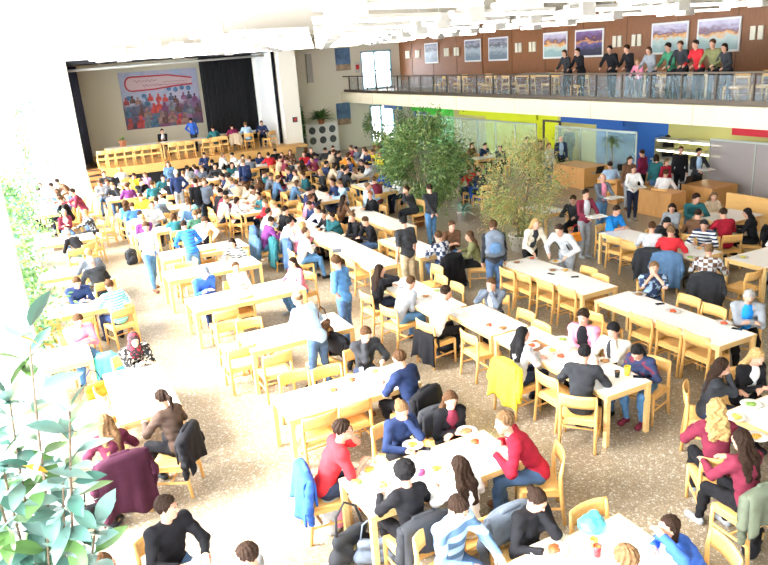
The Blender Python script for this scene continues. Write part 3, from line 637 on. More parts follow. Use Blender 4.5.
def hair_mesh(J, style, cell):
    H, M = J['Hc'], J['HM']; T = M.T; g = lambda *v: H+M@np.array(v, float)
    pr = [ell(g(0, -.02, .03), (.084, .098, .094), T, .03)]
    tors = J['N']; cut_low = -.055; zx = 0
    back = np.array([0, -.16-.25*math.sin(J['l']), 0])
    if style in ('long', 'wavy'):
        for sx in (-1, -.4, .4, 1):
            a = g(sx*.062, -.04, .0); b = tors+np.array([sx*.085, -.075, -.02]); c = tors+np.array([sx*.075, -.10, -.22 if style == 'long' else -.13])-(dirv(J['l'])-[0, 0, 1])*.2
            pr += [cap(a, b, .04, .042, .04), cap(b, c, .042, .028 if style == 'long' else .034, .04)]
        cut_low = -9
    elif style == 'bob':
        for sx in (-1, -.4, .4, 1): pr.append(cap(g(sx*.062, -.03, .0), g(sx*.072, -.03, -.10), .034, .03, .04))
        cut_low = -.13
    elif style == 'bun': pr.append(ell(g(0, -.115, .04), (.04, .035, .04), T, .02))
    elif style == 'ponytail':
        a = g(0, -.11, .03); pr += [cap(a, g(0, -.15, -.02), .025, .03, .02), cap(g(0, -.15, -.02), g(0, -.14, -.02)+[0, -.03, -.2], .032, .012, .03)]; cut_low = -9
    elif style == 'afro': pr = [ell(g(0, -.015, .055), (.118, .125, .118), T, .03)]; cut_low = -9
    elif style == 'bald': pr = [ell(g(0, -.02, .02), (.078, .093, .082), T, .02)]
    elif style == 'thick': pr = [ell(g(0, -.015, .04), (.09, .104, .098), T, .03)]; cut_low = -.075
    f = M[:, 1]; u = M[:, 2]; thr = {'bald': .015, 'afro': .0}.get(style, .0)
    def cut(X, Y, Z):
        fy = (X-H[0])*f[0]+(Y-H[1])*f[1]+(Z-H[2])*f[2]; fz = (X-H[0])*u[0]+(Y-H[1])*u[1]+(Z-H[2])*u[2]
        wv = .012*np.sin((X-H[0])*170+(Z-H[2])*60)*np.cos((X-H[0])*67+.7) if cell < .02 else 0
        q = (fy-.016+wv-.78*np.clip(fz, -.2 if style not in ('long', 'wavy', 'bob') else -.02, .12))*.75
        if style == 'bald': q = np.maximum(q, fz-.035)
        return np.maximum(q, cut_low-fz)
    warp = None
    if cell < .02 and style != 'afro':
        am = {'wavy': .009, 'bald': .001, 'thick': .0055}.get(style, .0038); ph = (J['N'][1]*97) % 6
        warp = lambda X, Y, Z: am*np.sin(np.arctan2(X-H[0], -(Y-H[1])+.02)*(15 if style != 'wavy' else 10)+ph+2.2*np.sin((Z-H[2])*(16 if style != 'wavy' else 45)+ph))+am*.6*np.sin((X-H[0])*95+ph)*np.sin((Z-H[2])*80+(Y-H[1])*70)
    elif style == 'afro':
        am = {'afro': .009, 'wavy': .008}.get(style, .003); fr = {'afro': 85, 'wavy': 70}.get(style, 120)
        warp = lambda X, Y, Z: am*np.sin(X*fr+Y*fr*.4+.6*np.sin(Z*30))*np.cos(Y*fr*.8+X*20)*(np.sin(Z*fr) if style in ('afro',) else 1)
    return nets(pr, cell, 0, cut, warp)
PAT = {}
def pattern_mat(kind, c1, c2, sc=14):
    nm = 'cloth_%s_%s_%s' % (kind, c1.replace(' ', '_'), c2.replace(' ', '_'))
    if nm in MATS: return MATS[nm]
    M = mat(nm, CLOTH[c1], .9); nt = M.node_tree; b = nt.nodes['Principled BSDF']; L = nt.links.new; tc = nt.nodes.new('ShaderNodeTexCoord')
    if kind == 'plaid':
        w = nt.nodes.new('ShaderNodeTexChecker'); w.inputs['Scale'].default_value = sc; out = w.outputs['Fac']
    elif kind == 'floral':
        w = nt.nodes.new('ShaderNodeTexNoise'); w.inputs['Scale'].default_value = sc; out = w.outputs['Fac']
    else:
        w = nt.nodes.new('ShaderNodeTexWave'); w.bands_direction = 'Z' if kind == 'stripe' else 'X'; w.inputs['Scale'].default_value = sc; w.inputs['Distortion'].default_value = .6; out = w.outputs['Fac']
    L(tc.outputs['Object'], w.inputs['Vector']); e_ = .06 if kind == 'floral' else 0; r = ramp(nt, [(.46+e_, CLOTH[c1]), (.54+e_, CLOTH[c2])]); L(out, r.inputs['Fac']); L(r.outputs[0], b.inputs['Base Color']); return M
PEOPLE = []
CACHE = {}
def keep_off_tables(x, y, z0, face, pose):
    fx, fy = math.cos(math.radians(face)), math.sin(math.radians(face)); g = .16 if pose == 's' else .12
    for cx, cy, ph, rz, L, W, z in TABLES.values():
        if abs(z-z0) > .3: continue
        c, s = math.cos(rz), math.sin(rz); u, v = c*(x-cx)+s*(y-cy), -s*(x-cx)+c*(y-cy); fu, fv = c*fx+s*fy, -s*fx+c*fy
        if L/2+g-abs(u) < .01 or W/2+g-abs(v) < .01: continue
        mu = -math.copysign(L/2+g, fu); mv = -math.copysign(W/2+g, fv)
        if abs(fu) > .75 and abs(mu-u) < 1.0: u = mu
        elif abs(fv) > .35 and abs(mv-v) < 1.0: v = mv
        elif abs(mu-u) < abs(mv-v): u = mu
        else: v = mv
        x, y = cx+c*u-s*v, cy+s*u+c*v
    return x, y
def person(hx, hy, face, pose='s', top='grey', bottom='jeans', hair='brown', hs='short', arms='table', lean=14, pitch=22, yaw=0, fem=None, label=None, skin=0, sleeve=1.0, size=None, z0=0, extra=None, chair=None, legs=None, pat=None, z=None, glasses=False, place=None, group=None, openfront=None, dx=0, dy=0, onx=None, ony=None):
    if fem is None: fem = hs in ('long', 'wavy', 'bun', 'ponytail', 'bob')
    n = len(PEOPLE); rr = random.Random(n*17+3)
    if size is None: size = (.94 if fem else .985)+rr.uniform(-.02, .02)
    if pose == 't' and lean == 14: lean = 4
    a = math.radians(face-90); ca, sa = math.cos(a), math.sin(a)
    X0, Y0 = at(hx, hy, z0+1.2); dist = math.hypot(X0, Y0) if not (onx or ony) else 30
    lod = 0 if dist < 9.2 else 1 if dist < 19 else 2
    cell = (.0082, .015, .025)[lod]
    if lod == 2: seed = rr.randrange(5); lean = round(lean/8)*8; pitch = round(pitch/15)*15; yaw = round(yaw/30)*30
    else: seed = n
    key = (pose, lean, arms, pitch, yaw, fem, seed, legs)
    J = skeleton(pose, lean, arms, pitch, yaw, fem, seed, legs)
    hc = J['Hc']*size
    hX, hY = at(hx, hy, z0+hc[2])
    if onx is not None: hX = onx; hY = onX(hx, hy, onx)[0]
    if ony is not None: hY = ony; hX = onY(hx, hy, ony)[0]
    x = hX-(ca*hc[0]-sa*hc[1])+dx; y = hY-(sa*hc[0]+ca*hc[1])+dy
    x, y = keep_off_tables(x, y, z0, face, pose)
    r = empty('person', (x, y, z0), a); r.scale = (size,)*3
    def part(nm, prims, m, off=0, cell=cell, extra_key='', cut=None, warp=None):
        k = (key, nm, extra_key) if lod == 2 else None
        if k and k in CACHE: me = CACHE[k]
        else:
            V, Q = nets(prims, cell, off, cut, warp); me = np_mesh(nm, V, Q, m)
            if k: CACHE[k] = me
        o = link(nm, me, r)
        o.material_slots[0].link = 'OBJECT'; o.material_slots[0].material = m
        return o
    part('body', shrink(torso_prims(J), .012 if lod < 2 else .02)+head_prims(J)+sum([shrink(arm_prims(J, s)+leg_prims(J, s), .006 if lod < 2 else .012)+shrink(foot_prims(J, s), .01)+hand_prims(J, s, lod == 0, .5 if arms != 'hip' else .2) for s in (-1, 1)], []), SKIN[skin])
    wrk = (lambda X, Y, Z: .0045*np.sin(X*31+Z*22)*np.cos(Y*27-Z*35)+.003*np.sin(Z*61+X*17+Y*13)) if lod < 2 else None
    tp = torso_prims(J)+arm_prims(J, -1, 0, sleeve)+arm_prims(J, 1, 0, sleeve)
    tm = cloth(top) if pat is None else pattern_mat(pat[0], top, pat[1], pat[2] if len(pat) > 2 else 14)
    N_, l_ = J['N'], J['l']
    part('top', tp, tm, .013 if lod < 2 else .010, extra_key=str(sleeve), warp=wrk)
    if openfront:      # light shirt panel showing in an open jacket
        R0 = rotM(l_)
        part('shirt_front', [ell(J['C']+R0.T@np.array([0, .06, .0]), (.10, .078, .20), R0, .03), ell(J['W']+R0.T@np.array([0, .045, 0]), (.09, .085, .17), R0, .03)], cloth(openfront), .004, extra_key='of')
    if lod < 2: part('collar', [cap(N_+[0, -.012, -.035], N_+[0, -.006, -.008]+J['l']*np.array([0, .02, 0]), .068, .060, .02)], tm, .0, cell=min(cell, .01))
    part('trousers', leg_prims(J, -1)+leg_prims(J, 1)+[ell(J['P0']+[0, -.01, -.02], (.158, .112, .11), rotM(J['l']*.5), .05)], cloth(bottom), .008, warp=wrk)
    shoe = cloth(extra['shoe']) if extra and 'shoe' in extra else cloth(rr.choice(['black', 'charcoal', 'brown', 'grey']))
    for s in (-1, 1): part('shoe', foot_prims(J, s), shoe, .006, cell=max(cell*.8, .01), extra_key=str(s))
    if hs == 'hijab':
        T = J['HM'].T; g = lambda *v: J['Hc']+J['HM']@np.array(v, float); f = J['HM'][:, 1]; u = J['HM'][:, 2]; Hc = J['Hc']
        part('headscarf', [ell(g(0, -.02, .02), (.09, .108, .11), T, .05), cap(g(0, 0, -.06), J['N']+[0, 0, -.02], .085, .12, .05), ell(J['C']+[0, .03, .06], (.16, .12, .12), None, .05)], pattern_mat('floral', 'black', 'crimson', 24), 0,
             cut=lambda X, Y, Z: .075-np.sqrt(((X-Hc[0]-f[0]*.09)/.85)**2+(Y-Hc[1]-f[1]*.09)**2+(Z-Hc[2]-f[2]*.09)**2))
    elif hs == 'cap' :
        T = J['HM'].T; g = lambda *v: J['Hc']+J['HM']@np.array(v, float)
        part('cap', [ell(g(0, -.015, .035), (.086, .102, .088), T, .02), ell(g(0, .10, .035), (.06, .06, .012), T, .02)], cloth(extra.get('cap', 'navy')), 0,
             cut=(lambda Hc, u: lambda X, Y, Z: .018-((X-Hc[0])*u[0]+(Y-Hc[1])*u[1]+(Z-Hc[2])*u[2]))(J['Hc'], J['HM'][:, 2]))
    else:
        k = (key, 'hair', hs)
        if lod == 2 and k in CACHE: hme = CACHE[k]
        else:
            V, Q = hair_mesh(J, hs, min(cell, .018)); hme = np_mesh('hair', V, Q, hairm(hair))
            if lod == 2: CACHE[k] = hme
        ho = link('hair', hme, r); ho.material_slots[0].link = 'OBJECT'; ho.material_slots[0].material = hairm(hair)
    if lod < 2:
        g = lambda *v: J['Hc']+J['HM']@np.array(v, float)
        for s in (-1, 1):
            ew = MB(); c = g(s*.029, .0815, .008); ew.lathe([(.001, -.0075), (.008, -.005), (.0115, 0), (.008, .005), (.001, .0075)], 8, tuple(c))
            e = ew.build('eye', mat('eye_white', (.7, .68, .66), .3), r, True)
            c2 = g(s*.029, .0935, .008); MB().lathe([(.001, -.004), (.0052, 0), (.001, .004)], 6, tuple(c2)).build('iris', mat('iris_dark', (.04, .025, .015), .3), e)
            MB().tube([g(s*.014, .094, .027), g(s*.03, .096, .031), g(s*.046, .086, .026)], .0032, 5).build('eyebrow', hairm(hair), r)
        MB().tube([g(-.02, .0925, -.058), g(0, .0965, -.0565), g(.02, .0925, -.058)], [.002, .0042, .002], 5).build('mouth', mat('lips', (.45, .17, .15), .5), r)
        if glasses:
            gl = MB()
            for s in (-1, 1): gl.tube([g(s*.029+.022*math.cos(t), .103, .008+.018*math.sin(t)) for t in np.linspace(0, 2*PI, 13)], .0022, 4, False); gl.tube([g(s*.05, .102, .012), g(s*.074, .0, .01)], .002, 4)
            gl.tube([g(-.008, .103, .01), g(.008, .103, .01)], .002, 4).build('glasses', mat('glasses_black', (.02, .02, .02), .3), r)
    r['category'] = 'person'
    info = dict(o=r, x=x, y=y, face=face, top=top, hair=hair, hs=hs, pose=pose, label=label, hx=hx, hy=hy, J=J, size=size, a=a, place=place, z0=z0, lod=lod, sleeve=sleeve, pat=pat)
    if group: r['group'] = group
    if chair is None: chair = pose == 's'
    if chair:
        px_, py_ = x-sa*0+(-.01)*math.cos(math.radians(face)), y+(-.01)*math.sin(math.radians(face))
        info['chair'] = make_chair(px_+.0, py_+.0, face, None, z0)
    PEOPLE.append(info); return info
def on_person(info, v):      # body-frame point -> world
    v = np.array(v)*info['size']; c, s = math.cos(info['a']), math.sin(info['a'])
    return (info['x']+c*v[0]-s*v[1], info['y']+s*v[0]+c*v[1], info['z0']+v[2])

# ------------------------------------------------------------------ clothes hung on chairs, bags, things on tables
def coat(x, y, face, col, label, long=.55, w=.26, z0=0, name='jacket', hz=.83, sleeves=True, seed=0):
    r = empty(name, (x, y, z0), math.radians(face-90), label, name.replace('_', ' '))
    rs = random.Random(seed*7+int(abs(x*100))); P = []
    nu, nv = 17, 22
    for i in range(nu):
        u = 2*i/(nu-1)-1; row = []
        for j in range(nv):
            t = j/(nv-1); front = .28
            wob = .018*math.sin(5*u+seed)+.012*math.sin(11*u+2*seed+t*4)
            if t < .3: k = t/.3; yy = -.155-.01*(1-k)-.01*k; zz = hz-front*(1-k)
            elif t < .42: k = (t-.3)/.12; yy = -.165-.15*k; zz = hz+.035*math.sin(PI*k)
            else: k = (t-.42)/.58; yy = -.315-.04*k-wob*k*1.6; zz = hz-k*long*(1+.07*math.sin(3*u+seed*1.3))
            ww = w*(1+.18*max(0, t-.42)*1.5); droop = .05*abs(u)**3*(1 if t < .6 else 1.4)
            row.append((u*ww, yy+(.03*abs(u)**2 if t > .42 else 0), zz-droop))
        P.append(row)
    MB().sheet(P, .022).build('drape', cloth(col), r, True)
    if sleeves:
        for s in (-1, 1):
            sdf('sleeve', [cap((s*w*.93, -.22, hz-.06), (s*(w+.05), -.27, hz-.30), .058, .05, .03), cap((s*(w+.05), -.27, hz-.30), (s*(w+.02), -.25, hz-.5), .05, .04, .03)], cloth(col), .02, r, warp=lambda X, Y, Z: .006*np.sin(Z*60+X*20))
    sdf('collar', [cap((-.1, -.21, hz+.025), (.1, -.21, hz+.025), .03, .03, .03)], cloth(col), .014, r)
    return r
def backpack(x, y, z, rz, col, label, size=1, strap='black', name='backpack', tilt=0, two=None):
    r = empty(name, (x, y, z), rz, label, 'bag'); r.scale = (size,)*3; r.rotation_euler = (tilt, 0, rz)
    sdf('main_compartment', [ell((0, 0, .24), (.165, .10, .24), None, .04), cap((-.09, 0, .08), (.09, 0, .08), .09, .09, .05), cap((-.08, 0, .36), (.08, 0, .36), .085, .085, .05)], cloth(col), .018, r, warp=lambda X, Y, Z: .004*np.sin(Z*40+X*30))
    sdf('front_pocket', [ell((0, -.09, .16), (.115, .05, .11), None, .03)], cloth(two or col), .015, r)
    for s in (-1, 1): MB().tube([(s*.08, .08, .42), (s*.10, .16, .34), (s*.11, .15, .18), (s*.10, .08, .07)], [.016]*4, 6).build('strap', cloth(strap), r, True)
    MB().tube([(-.04, .03, .45), (0, .04, .50), (.04, .03, .45)], .011, 6).build('handle', cloth(strap), r, True)
    MB().tube([(-.1, -.075, .33), (0, -.095, .36), (.1, -.075, .33)], .005, 5).build('zip', mat('zip_grey', (.4, .4, .42), .4, .7), r)
    return r
def handbag(x, y, z, rz, col, label, s=1, strap=None):
    r = empty('handbag', (x, y, z), rz, label, 'bag'); r.scale = (s,)*3
    sdf('pouch', [cap((-.13, 0, .07), (.13, 0, .07), .065, .065, .05), cap((-.11, 0, .20), (.11, 0, .20), .045, .045, .06)], cloth(col), .014, r, warp=lambda X, Y, Z: .004*np.sin(X*50+Z*40))
    MB().tube([(-.12, 0, .23), (-.09, .02, .38), (0, .03, .45), (.09, .02, .38), (.12, 0, .23)], .009, 6).build('handle', cloth(strap or col), r, True)
    B(-.03, .03, -.072, -.06, .12, .15).build('clasp', mat('brass', (.7, .5, .2), .3, 1), r); return r
FOODC = {'red': (.65, .10, .03), 'orange': (.85, .38, .05), 'green': (.25, .42, .08), 'brown': (.35, .17, .06), 'yellow': (.85, .62, .10), 'purple': (.28, .05, .16)}
PLATE = mat('porcelain', (.82, .81, .78), .25)
plate_me = MB().lathe([(.06, 0), (.075, .004), (.125, .02), (.122, .024), (.075, .009), (.001, .008)], 24).mesh('plate', PLATE, True)
glass_me = MB().lathe([(.027, 0), (.034, .11), (.031, .11), (.025, .006), (.001, .006)], 14).mesh('glass', mat('clear_glass', (.75, .82, .85), .08, alpha=.45), True)
tray_me = MB().box(-.21, .21, -.15, .15, 0, .008).box(-.21, -.2, -.15, .15, 0, .022).box(.2, .21, -.15, .15, 0, .022).box(-.2, .2, -.15, -.14, 0, .022).box(-.2, .2, .14, .15, 0, .022)
food_c = {}
def food_mesh(c):
    if c not in food_c:
        rs = random.Random(len(food_c)); V, Q = nets([ell((rs.uniform(-.035, .035), rs.uniform(-.035, .035), .018), (rs.uniform(.02, .035), rs.uniform(.02, .035), rs.uniform(.010, .018)), None, .01) for _ in range(7)], .006)
        food_c[c] = np_mesh('food', V, Q, mat('food_'+c, FOODC[c], .5, noise=.5, scale=60))
    return food_c[c]
LBL = {}
def meal(px, py, food, label, rz=0, z=.751, tray=None, glass=None):
    x, y = at(px, py, z)
    if tray:
        t = tray_me.build('tray', mat('tray_'+tray, {'brown': (.45, .2, .08), 'grey': (.5, .5, .5), 'cream': (.8, .75, .6)}[tray], .4)); t.location = (x, y, z); t.rotation_euler = (0, 0, rz)
        tag(t, 'flat %s tray under the %s' % (tray, label), 'tray', 'canteen trays'); z += .010
    r = link('plate', plate_me); r.location = (x, y, z); r.rotation_euler = (0, 0, rz); tag(r, label, 'plate', 'plates of food')
    f = link('meal', food_mesh(food)); f.location = (x, y, z+.004); tag(f, '%s food on the %s' % (food, label), 'food', 'plates of food')
    if glass:
        gx, gy = glass; g_ = link('drinking_glass', glass_me); g_.location = (x+gx, y+gy, z-.001 if not tray else z-.010); tag(g_, 'clear drinking glass beside the %s' % label, 'glass', 'drinking glasses')
def phone(px, py, label, col='black', z=.751, rz=.4, nm='phone', w=.036, l=.075):
    x, y = at(px, py, z); o = MB().bbox(-w, w, -l, l, 0, .009, .003).build(nm, cloth(col) if nm != 'phone' else mat('phone_black', (.015, .015, .02), .15)); o.location = (x, y, z); o.rotation_euler = (0, 0, rz); return tag(o, label, nm)

# ------------------------------------------------------------------ plants
def leaf_cloud(name, n, fn, mats, parent, L=(.05, .1), w=.35, seed=1, droop=.3):
    rs = np.random.RandomState(seed); V = []; F = []; I = []
    for k in range(n):
        p, out = fn(rs); out = np.array(out)+rs.normal(0, .5, 3); out[2] -= droop; out /= np.linalg.norm(out)+1e-9
        s = np.cross(out, rs.normal(0, 1, 3)); s /= np.linalg.norm(s)+1e-9; nn = np.cross(out, s); l = rs.uniform(*L); b = len(V); ww = l*w*.5
        V += [tuple(p), tuple(p+out*l*.5+s*ww), tuple(p+out*l*.5-s*ww), tuple(p+out*l*.5-nn*l*.06), tuple(p+out*l-nn*l*.15)]
        F += [(b, b+3, b+1), (b, b+2, b+3), (b+1, b+3, b+4), (b+3, b+2, b+4)]; m_ = rs.choice(len(mats), p=None); I += [m_]*4
    return link(name, mesh_of(name, V, F, mats, I), parent)
LG = [mat('leaf_green_%d' % i, c, .45) for i, c in enumerate(((.05, .12, .03), (.09, .19, .04), (.15, .25, .06), (.24, .30, .09)))]
LO = [mat('leaf_dry_%d' % i, c, .5) for i, c in enumerate(((.16, .24, .06), (.28, .32, .09), (.50, .30, .10), (.45, .38, .14), (.22, .26, .08)))]
LV = [mat('leaf_vine_%d' % i, c, .4) for i, c in enumerate(((.10, .25, .07), (.20, .40, .10), (.10, .28, .20), (.32, .45, .12)))]
BARK = mat('bark', (.20, .14, .09), .8, noise=.3, scale=25)
def pot(r, rad, h, m, z=0):
    MB().lathe([(rad*.75, z), (rad, z+h), (rad*1.06, z+h), (rad*1.06, z+h-.03), (rad*.9, z+h-.03), (rad*.88, z+h-.05), (.001, z+h-.05)], 20).build('pot', m, r, True)
    MB().lathe([(rad*.86, z+h-.06), (.001, z+h-.035)], 16).build('soil', mat('soil', (.06, .04, .03), .95, noise=.4, scale=30), r)
def tree(x, y, rx, ry, z0, z1, n, mats, label, name, potc, seed, branches=9, L=(.07, .13)):
    r = empty(name, (x, y, 0), 0, label, 'plant'); pot(r, .3, .42, potc)
    rs = np.random.RandomState(seed); tb = MB(); tips = []
    zc, hz = (z0+z1)/2, (z1-z0)/2
    for k in range(4):
        a = k*1.6; tb.tube([(math.cos(a)*.05, math.sin(a)*.05, .36), (math.cos(a)*.12, math.sin(a)*.12, .9), (math.cos(a)*.25, math.sin(a)*.25, zc)], [.03, .024, .015], 6)
    for k in range(branches*3):
        v = rs.normal(0, 1, 3); v /= np.linalg.norm(v); t = np.array([v[0]*rx*.85, v[1]*ry*.85, zc+v[2]*hz*.85]); a = rs.uniform(0, 6.28)
        b = np.array([math.cos(a)*.15, math.sin(a)*.15, min(zc, max(.6, t[2]-.5))]); tb.tube([b, (b+t)/2+[0, 0, .08], t], [.014, .009, .004], 5); tips.append(t)
    tb.build('trunk', BARK, r, True); tips = np.array(tips)
    def fn(q):
        t = tips[q.randint(len(tips))]; p = t+q.normal(0, 1, 3)*np.array([rx, ry, hz])*.2; d = p-np.array([0, 0, zc]); return p, d/(np.linalg.norm(d)+1e-9)
    leaf_cloud('foliage', n, fn, mats, r, L, .36, seed); return r
def spiky(x, y, z, label, name, n, L, potc, mats, seed, h0=.35, cane=0, potr=.18, w=.05):
    r = empty(name, (x, y, z), 0, label, 'plant'); pot(r, potr, .3, potc); rs = random.Random(seed); V = []; F = []; I = []
    zt = .3+cane
    if cane: MB().tube([(0, 0, .25), (.02, 0, .25+cane*.5), (0, .01, zt)], [.03, .026, .022], 7).build('stem', BARK, r, True)
    for k in range(n):
        a = rs.uniform(0, 2*PI); el = rs.uniform(.15, 1.35); l = L*rs.uniform(.7, 1.1); zb = zt+rs.uniform(-.1, .08)*bool(cane); d = np.array([math.cos(a), math.sin(a), 0]); sd = np.array([-d[1], d[0], 0]); b = len(V)
        for j in range(5):
            t = j/4; p = d*(l*t*math.cos(el*(1-.3*t)))+np.array([0, 0, zb+l*(t*math.sin(el)-(.55 if cane else .35)*t*t)]); ww = w*(1-t)**.6*(.5+t if t < .5 else 1)
            V += [tuple(p+sd*ww), tuple(p+[0, 0, -ww*.3]), tuple(p-sd*ww)]
        for j in range(4):
            for q in (0, 1): F.append((b+3*j+q, b+3*j+q+1, b+3*j+q+4, b+3*j+q+3))
        I += [rs.randrange(len(mats))]*8
    link('foliage', mesh_of('foliage', V, F, mats, I, True), r); return r
def big_leaf(mb, idx, base, d, l, w, m_i, rs):
    d = np.array(d, float); d /= np.linalg.norm(d); up = np.array([0, 0, 1.0])+np.array([rs.uniform(-.5, .5), rs.uniform(-.5, .5), 0]); s = np.cross(d, up); s /= np.linalg.norm(s)+1e-9; n = np.cross(s, d)
    b = len(mb.V); base = np.array(base)
    prof = [(0, .05), (.12, .12), (.28, .75), (.45, 1), (.62, .97), (.8, .66), (.93, .25), (1, .02)]
    for t, q in prof:
        c = base+d*l*t-n*l*.22*t*t; ww = w*q
        for e, hh in ((-1, .22), (-.5, .07), (0, 0), (.5, .07), (1, .22)): mb.V.append(tuple(c+s*ww*e+n*hh*ww))
    for j in range(len(prof)-1):
        for q in range(4): mb.F.append((b+5*j+q, b+5*j+q+1, b+5*j+q+6, b+5*j+q+5)); idx.append(m_i)

# ================================================================== the tables
R = math.radians
def T(key, x0, x1, y0, y1, label, phrase, z0=0, rz=0):
    lx, ly = x1-x0, y1-y0
    if lx >= ly: make_table(key, (x0+x1)/2, (y0+y1)/2, lx, ly, R(rz), label, z0, phrase)
    else: make_table(key, (x0+x1)/2, (y0+y1)/2, ly, lx, R(90+rz), label, z0, phrase)
T('A2', 2.35, 4.25, 5.50, 6.30, 'white table with six diners and plates, in front of the grey backpack', 'at the table behind the grey backpack')
T('A1', 2.34, 4.28, 7.83, 8.62, 'white table with two empty chairs along its near side, the dark sweater man behind it', 'at the table with two empty chairs in front')
T('A0', 2.60, 4.4, 10.3, 11.2, 'white table under the man carrying a brown satchel', 'at the table by the brown satchel')
T('B1', 2.27, 4.5, 12.8, 13.75, 'white table where the man in a blue sweater and cap sits', 'at the blue sweater man table')
T('B2', 2.25, 4.35, 15.2, 16.05, 'white table directly behind the blue sweater man', 'at the table behind the blue sweater man')
T('B3', 2.45, 4.6, 17.0, 17.95, 'white table the bright blue jacket leans over', 'at the bright blue jacket table')
T('B5', 2.3, 4.5, 20.3, 21.1, 'pale table between the mint top and the yellow top', 'at the table by the yellow tops')
T('B6', 2.3, 4.7, 23.4, 24.2, 'pale crowded table two rows in front of the stage steps', 'two rows off the stage steps')
T('B7', 2.4, 4.9, 26.9, 27.7, 'pale crowded table one row in front of the stage chairs', 'one row off the stage')
T('B8', 5.4, 7.9, 28.2, 29.0, 'pale table before the orange stage front, middle of the row', 'before the middle of the stage')
T('B9', 8.3, 10.6, 30.4, 31.2, 'pale table close under the right end of the stage', 'under the right end of the stage')
T('B4', 5.6, 6.35, 20.85, 23.4, 'white table laid with red food, ending beside the aisle behind the purple top', 'at the table behind the purple top')
T('B4b', 5.6, 6.35, 24.2, 26.7, 'pale table straight behind the one laid with red food', 'two tables behind the purple top')
T('C1', 7.95, 8.7, 23.7, 26.1, 'pale table with stacked orange chairs at its near end', 'at the table behind the orange chairs')
T('C2', 8.1, 8.85, 20.8, 23.0, 'pale table in front of the blond person in a black coat', 'at the table by the blond in black')
T('C3', 10.15, 10.9, 20.8, 23.0, 'pale table beside the big ficus, its near end open', 'at the table beside the big ficus')
T('C4', 10.6, 11.4, 24.0, 26.4, 'pale table behind the blue jacket woman by the ficus', 'behind the table beside the ficus')
T('C5', 12.2, 13.0, 27.5, 30, 'pale far table near the yellow tops', 'at the far table by the white board')
T('C6', 9.8, 10.6, 27.3, 29.6, 'pale far table in front of the white column', 'in front of the white column')
T('T8c', 6.1, 6.85, 13.15, 15.35, 'white table in the long aisle row, its near end by the khaki trousers', 'at the long row by the khaki trousers')
T('T8b', 6.1, 6.85, 15.38, 17.58, 'white table in the middle of the long row, opposite the black shirts', 'at the long row opposite the black shirts')
T('T8a', 6.1, 6.85, 17.61, 19.25, 'white table at the far end of the long row, by the purple top', 'at the far end of the long row')
T('T7', 5.75, 6.5, 10.05, 12.2, 'white table between the grey shirt man and three empty chairs', 'at the table beside the khaki trousers')
T('T6b', 6.0, 6.75, 8.62, 9.98, 'short white table in front of the bearded man with folded hands', 'at the table with the folded hands man')
T('T6', 6.02, 6.8, 6.1, 8.58, 'white table with a yellow cup where the charcoal suit sits', 'at the table with the yellow cup')
T('T9', 7.35, 8.1, 13.2, 15.3, 'white table in front of the man in the black coat and jeans', 'at the table by the plaid shirt')
T('T10', 8.05, 8.8, 15.9, 19.4, 'long pale table running behind the black shirts toward the ficus', 'at the table behind the black shirts')
T('R2', 8.4, 9.25, 9.2, 11.75, 'white table strewn with dishes that the blond woman leans over', 'at the table strewn with dishes')
T('R1', 8.4, 9.22, 6.35, 8.9, 'bare white table in front of the man with his hands at his face', 'at the bare white table on the right')
T('R3', 11.68, 12.45, 9.5, 12.3, 'table with the man in a red tee, two empty chairs on its aisle side', 'at the red tee table')
T('R4', 12.1, 13.6, 8.3, 9.2, 'wooden edged table beside the plaid shirt and dark trousers, at the right edge', 'at the right edge table')
T('R5', 16.3, 17.6, 24.1, 24.9, 'pale table in front of the green glass partition', 'by the green glass')
T('R5b', 14.4, 15.8, 11.0, 12.0, 'table ringed by six people in front of the grey glass', 'at the table below the grey glass')
T('R7', 12.0, 12.8, 14.6, 15.8, 'small wooden table beside the spotted ficus and the man with a tray', 'beside the man with a tray')
T('T5', 6.85, 9.0, 4.2, 5.05, 'white table at the right edge with salad bowls and two facing women', 'at the right edge table with salad bowls')
T('T3', 2.1, 4.42, 3.45, 4.28, 'white table with a turquoise bag and a red cup', 'at the turquoise bag table')
T('T4', .12, .88, 3.5, 5.82, 'white table corner in front of the man in a black sweater', 'at the black sweater table')
T('L4a', .42, 1.25, 9.0, 10.85, 'large bright white table between the headscarf and the ponytail', 'at the bright table by the window')
T('L4b', -1.35, .36, 9.2, 10.0, 'white table behind the rubber plant in front of the orange bag chair', 'behind the rubber plant')
T('L4c', -1.2, .36, 11.6, 12.5, 'white table with the turquoise garment on its chair', 'behind the rubber plant')
T('L3', -.25, 1.35, 14.2, 15.0, 'white table where a man in navy writes, by the window plants', 'at the writing table by the window')
T('L2b', -.25, 1.2, 17.2, 18.0, 'white table in front of the two men in charcoal, by the window', 'behind the writing table')
T('L2', -.2, 1.35, 20.9, 21.8, 'white table beyond the black shirt bending over, by the window plants', 'at the window table behind the black shirt')
T('L1', -.2, .75, 25.8, 28.4, 'white table the maroon sweater leans over, near the white wall', 'at the maroon sweater table')
# stage tables behind the row of chairs
T('S1', 3.5, 6.0, 35.9, 36.7, 'long wooden table on the stage behind the left chairs', 'at the left stage table', .95)
T('S2', 6.1, 8.6, 35.9, 36.7, 'long wooden table on the stage below the banner corner', 'at the middle stage table', .95)
T('S3', 8.9, 11.4, 36.6, 37.4, 'wooden table on the stage in front of the black curtain', 'at the table by the black curtain', .95)

# ================================================================== people, nearest first
P = person
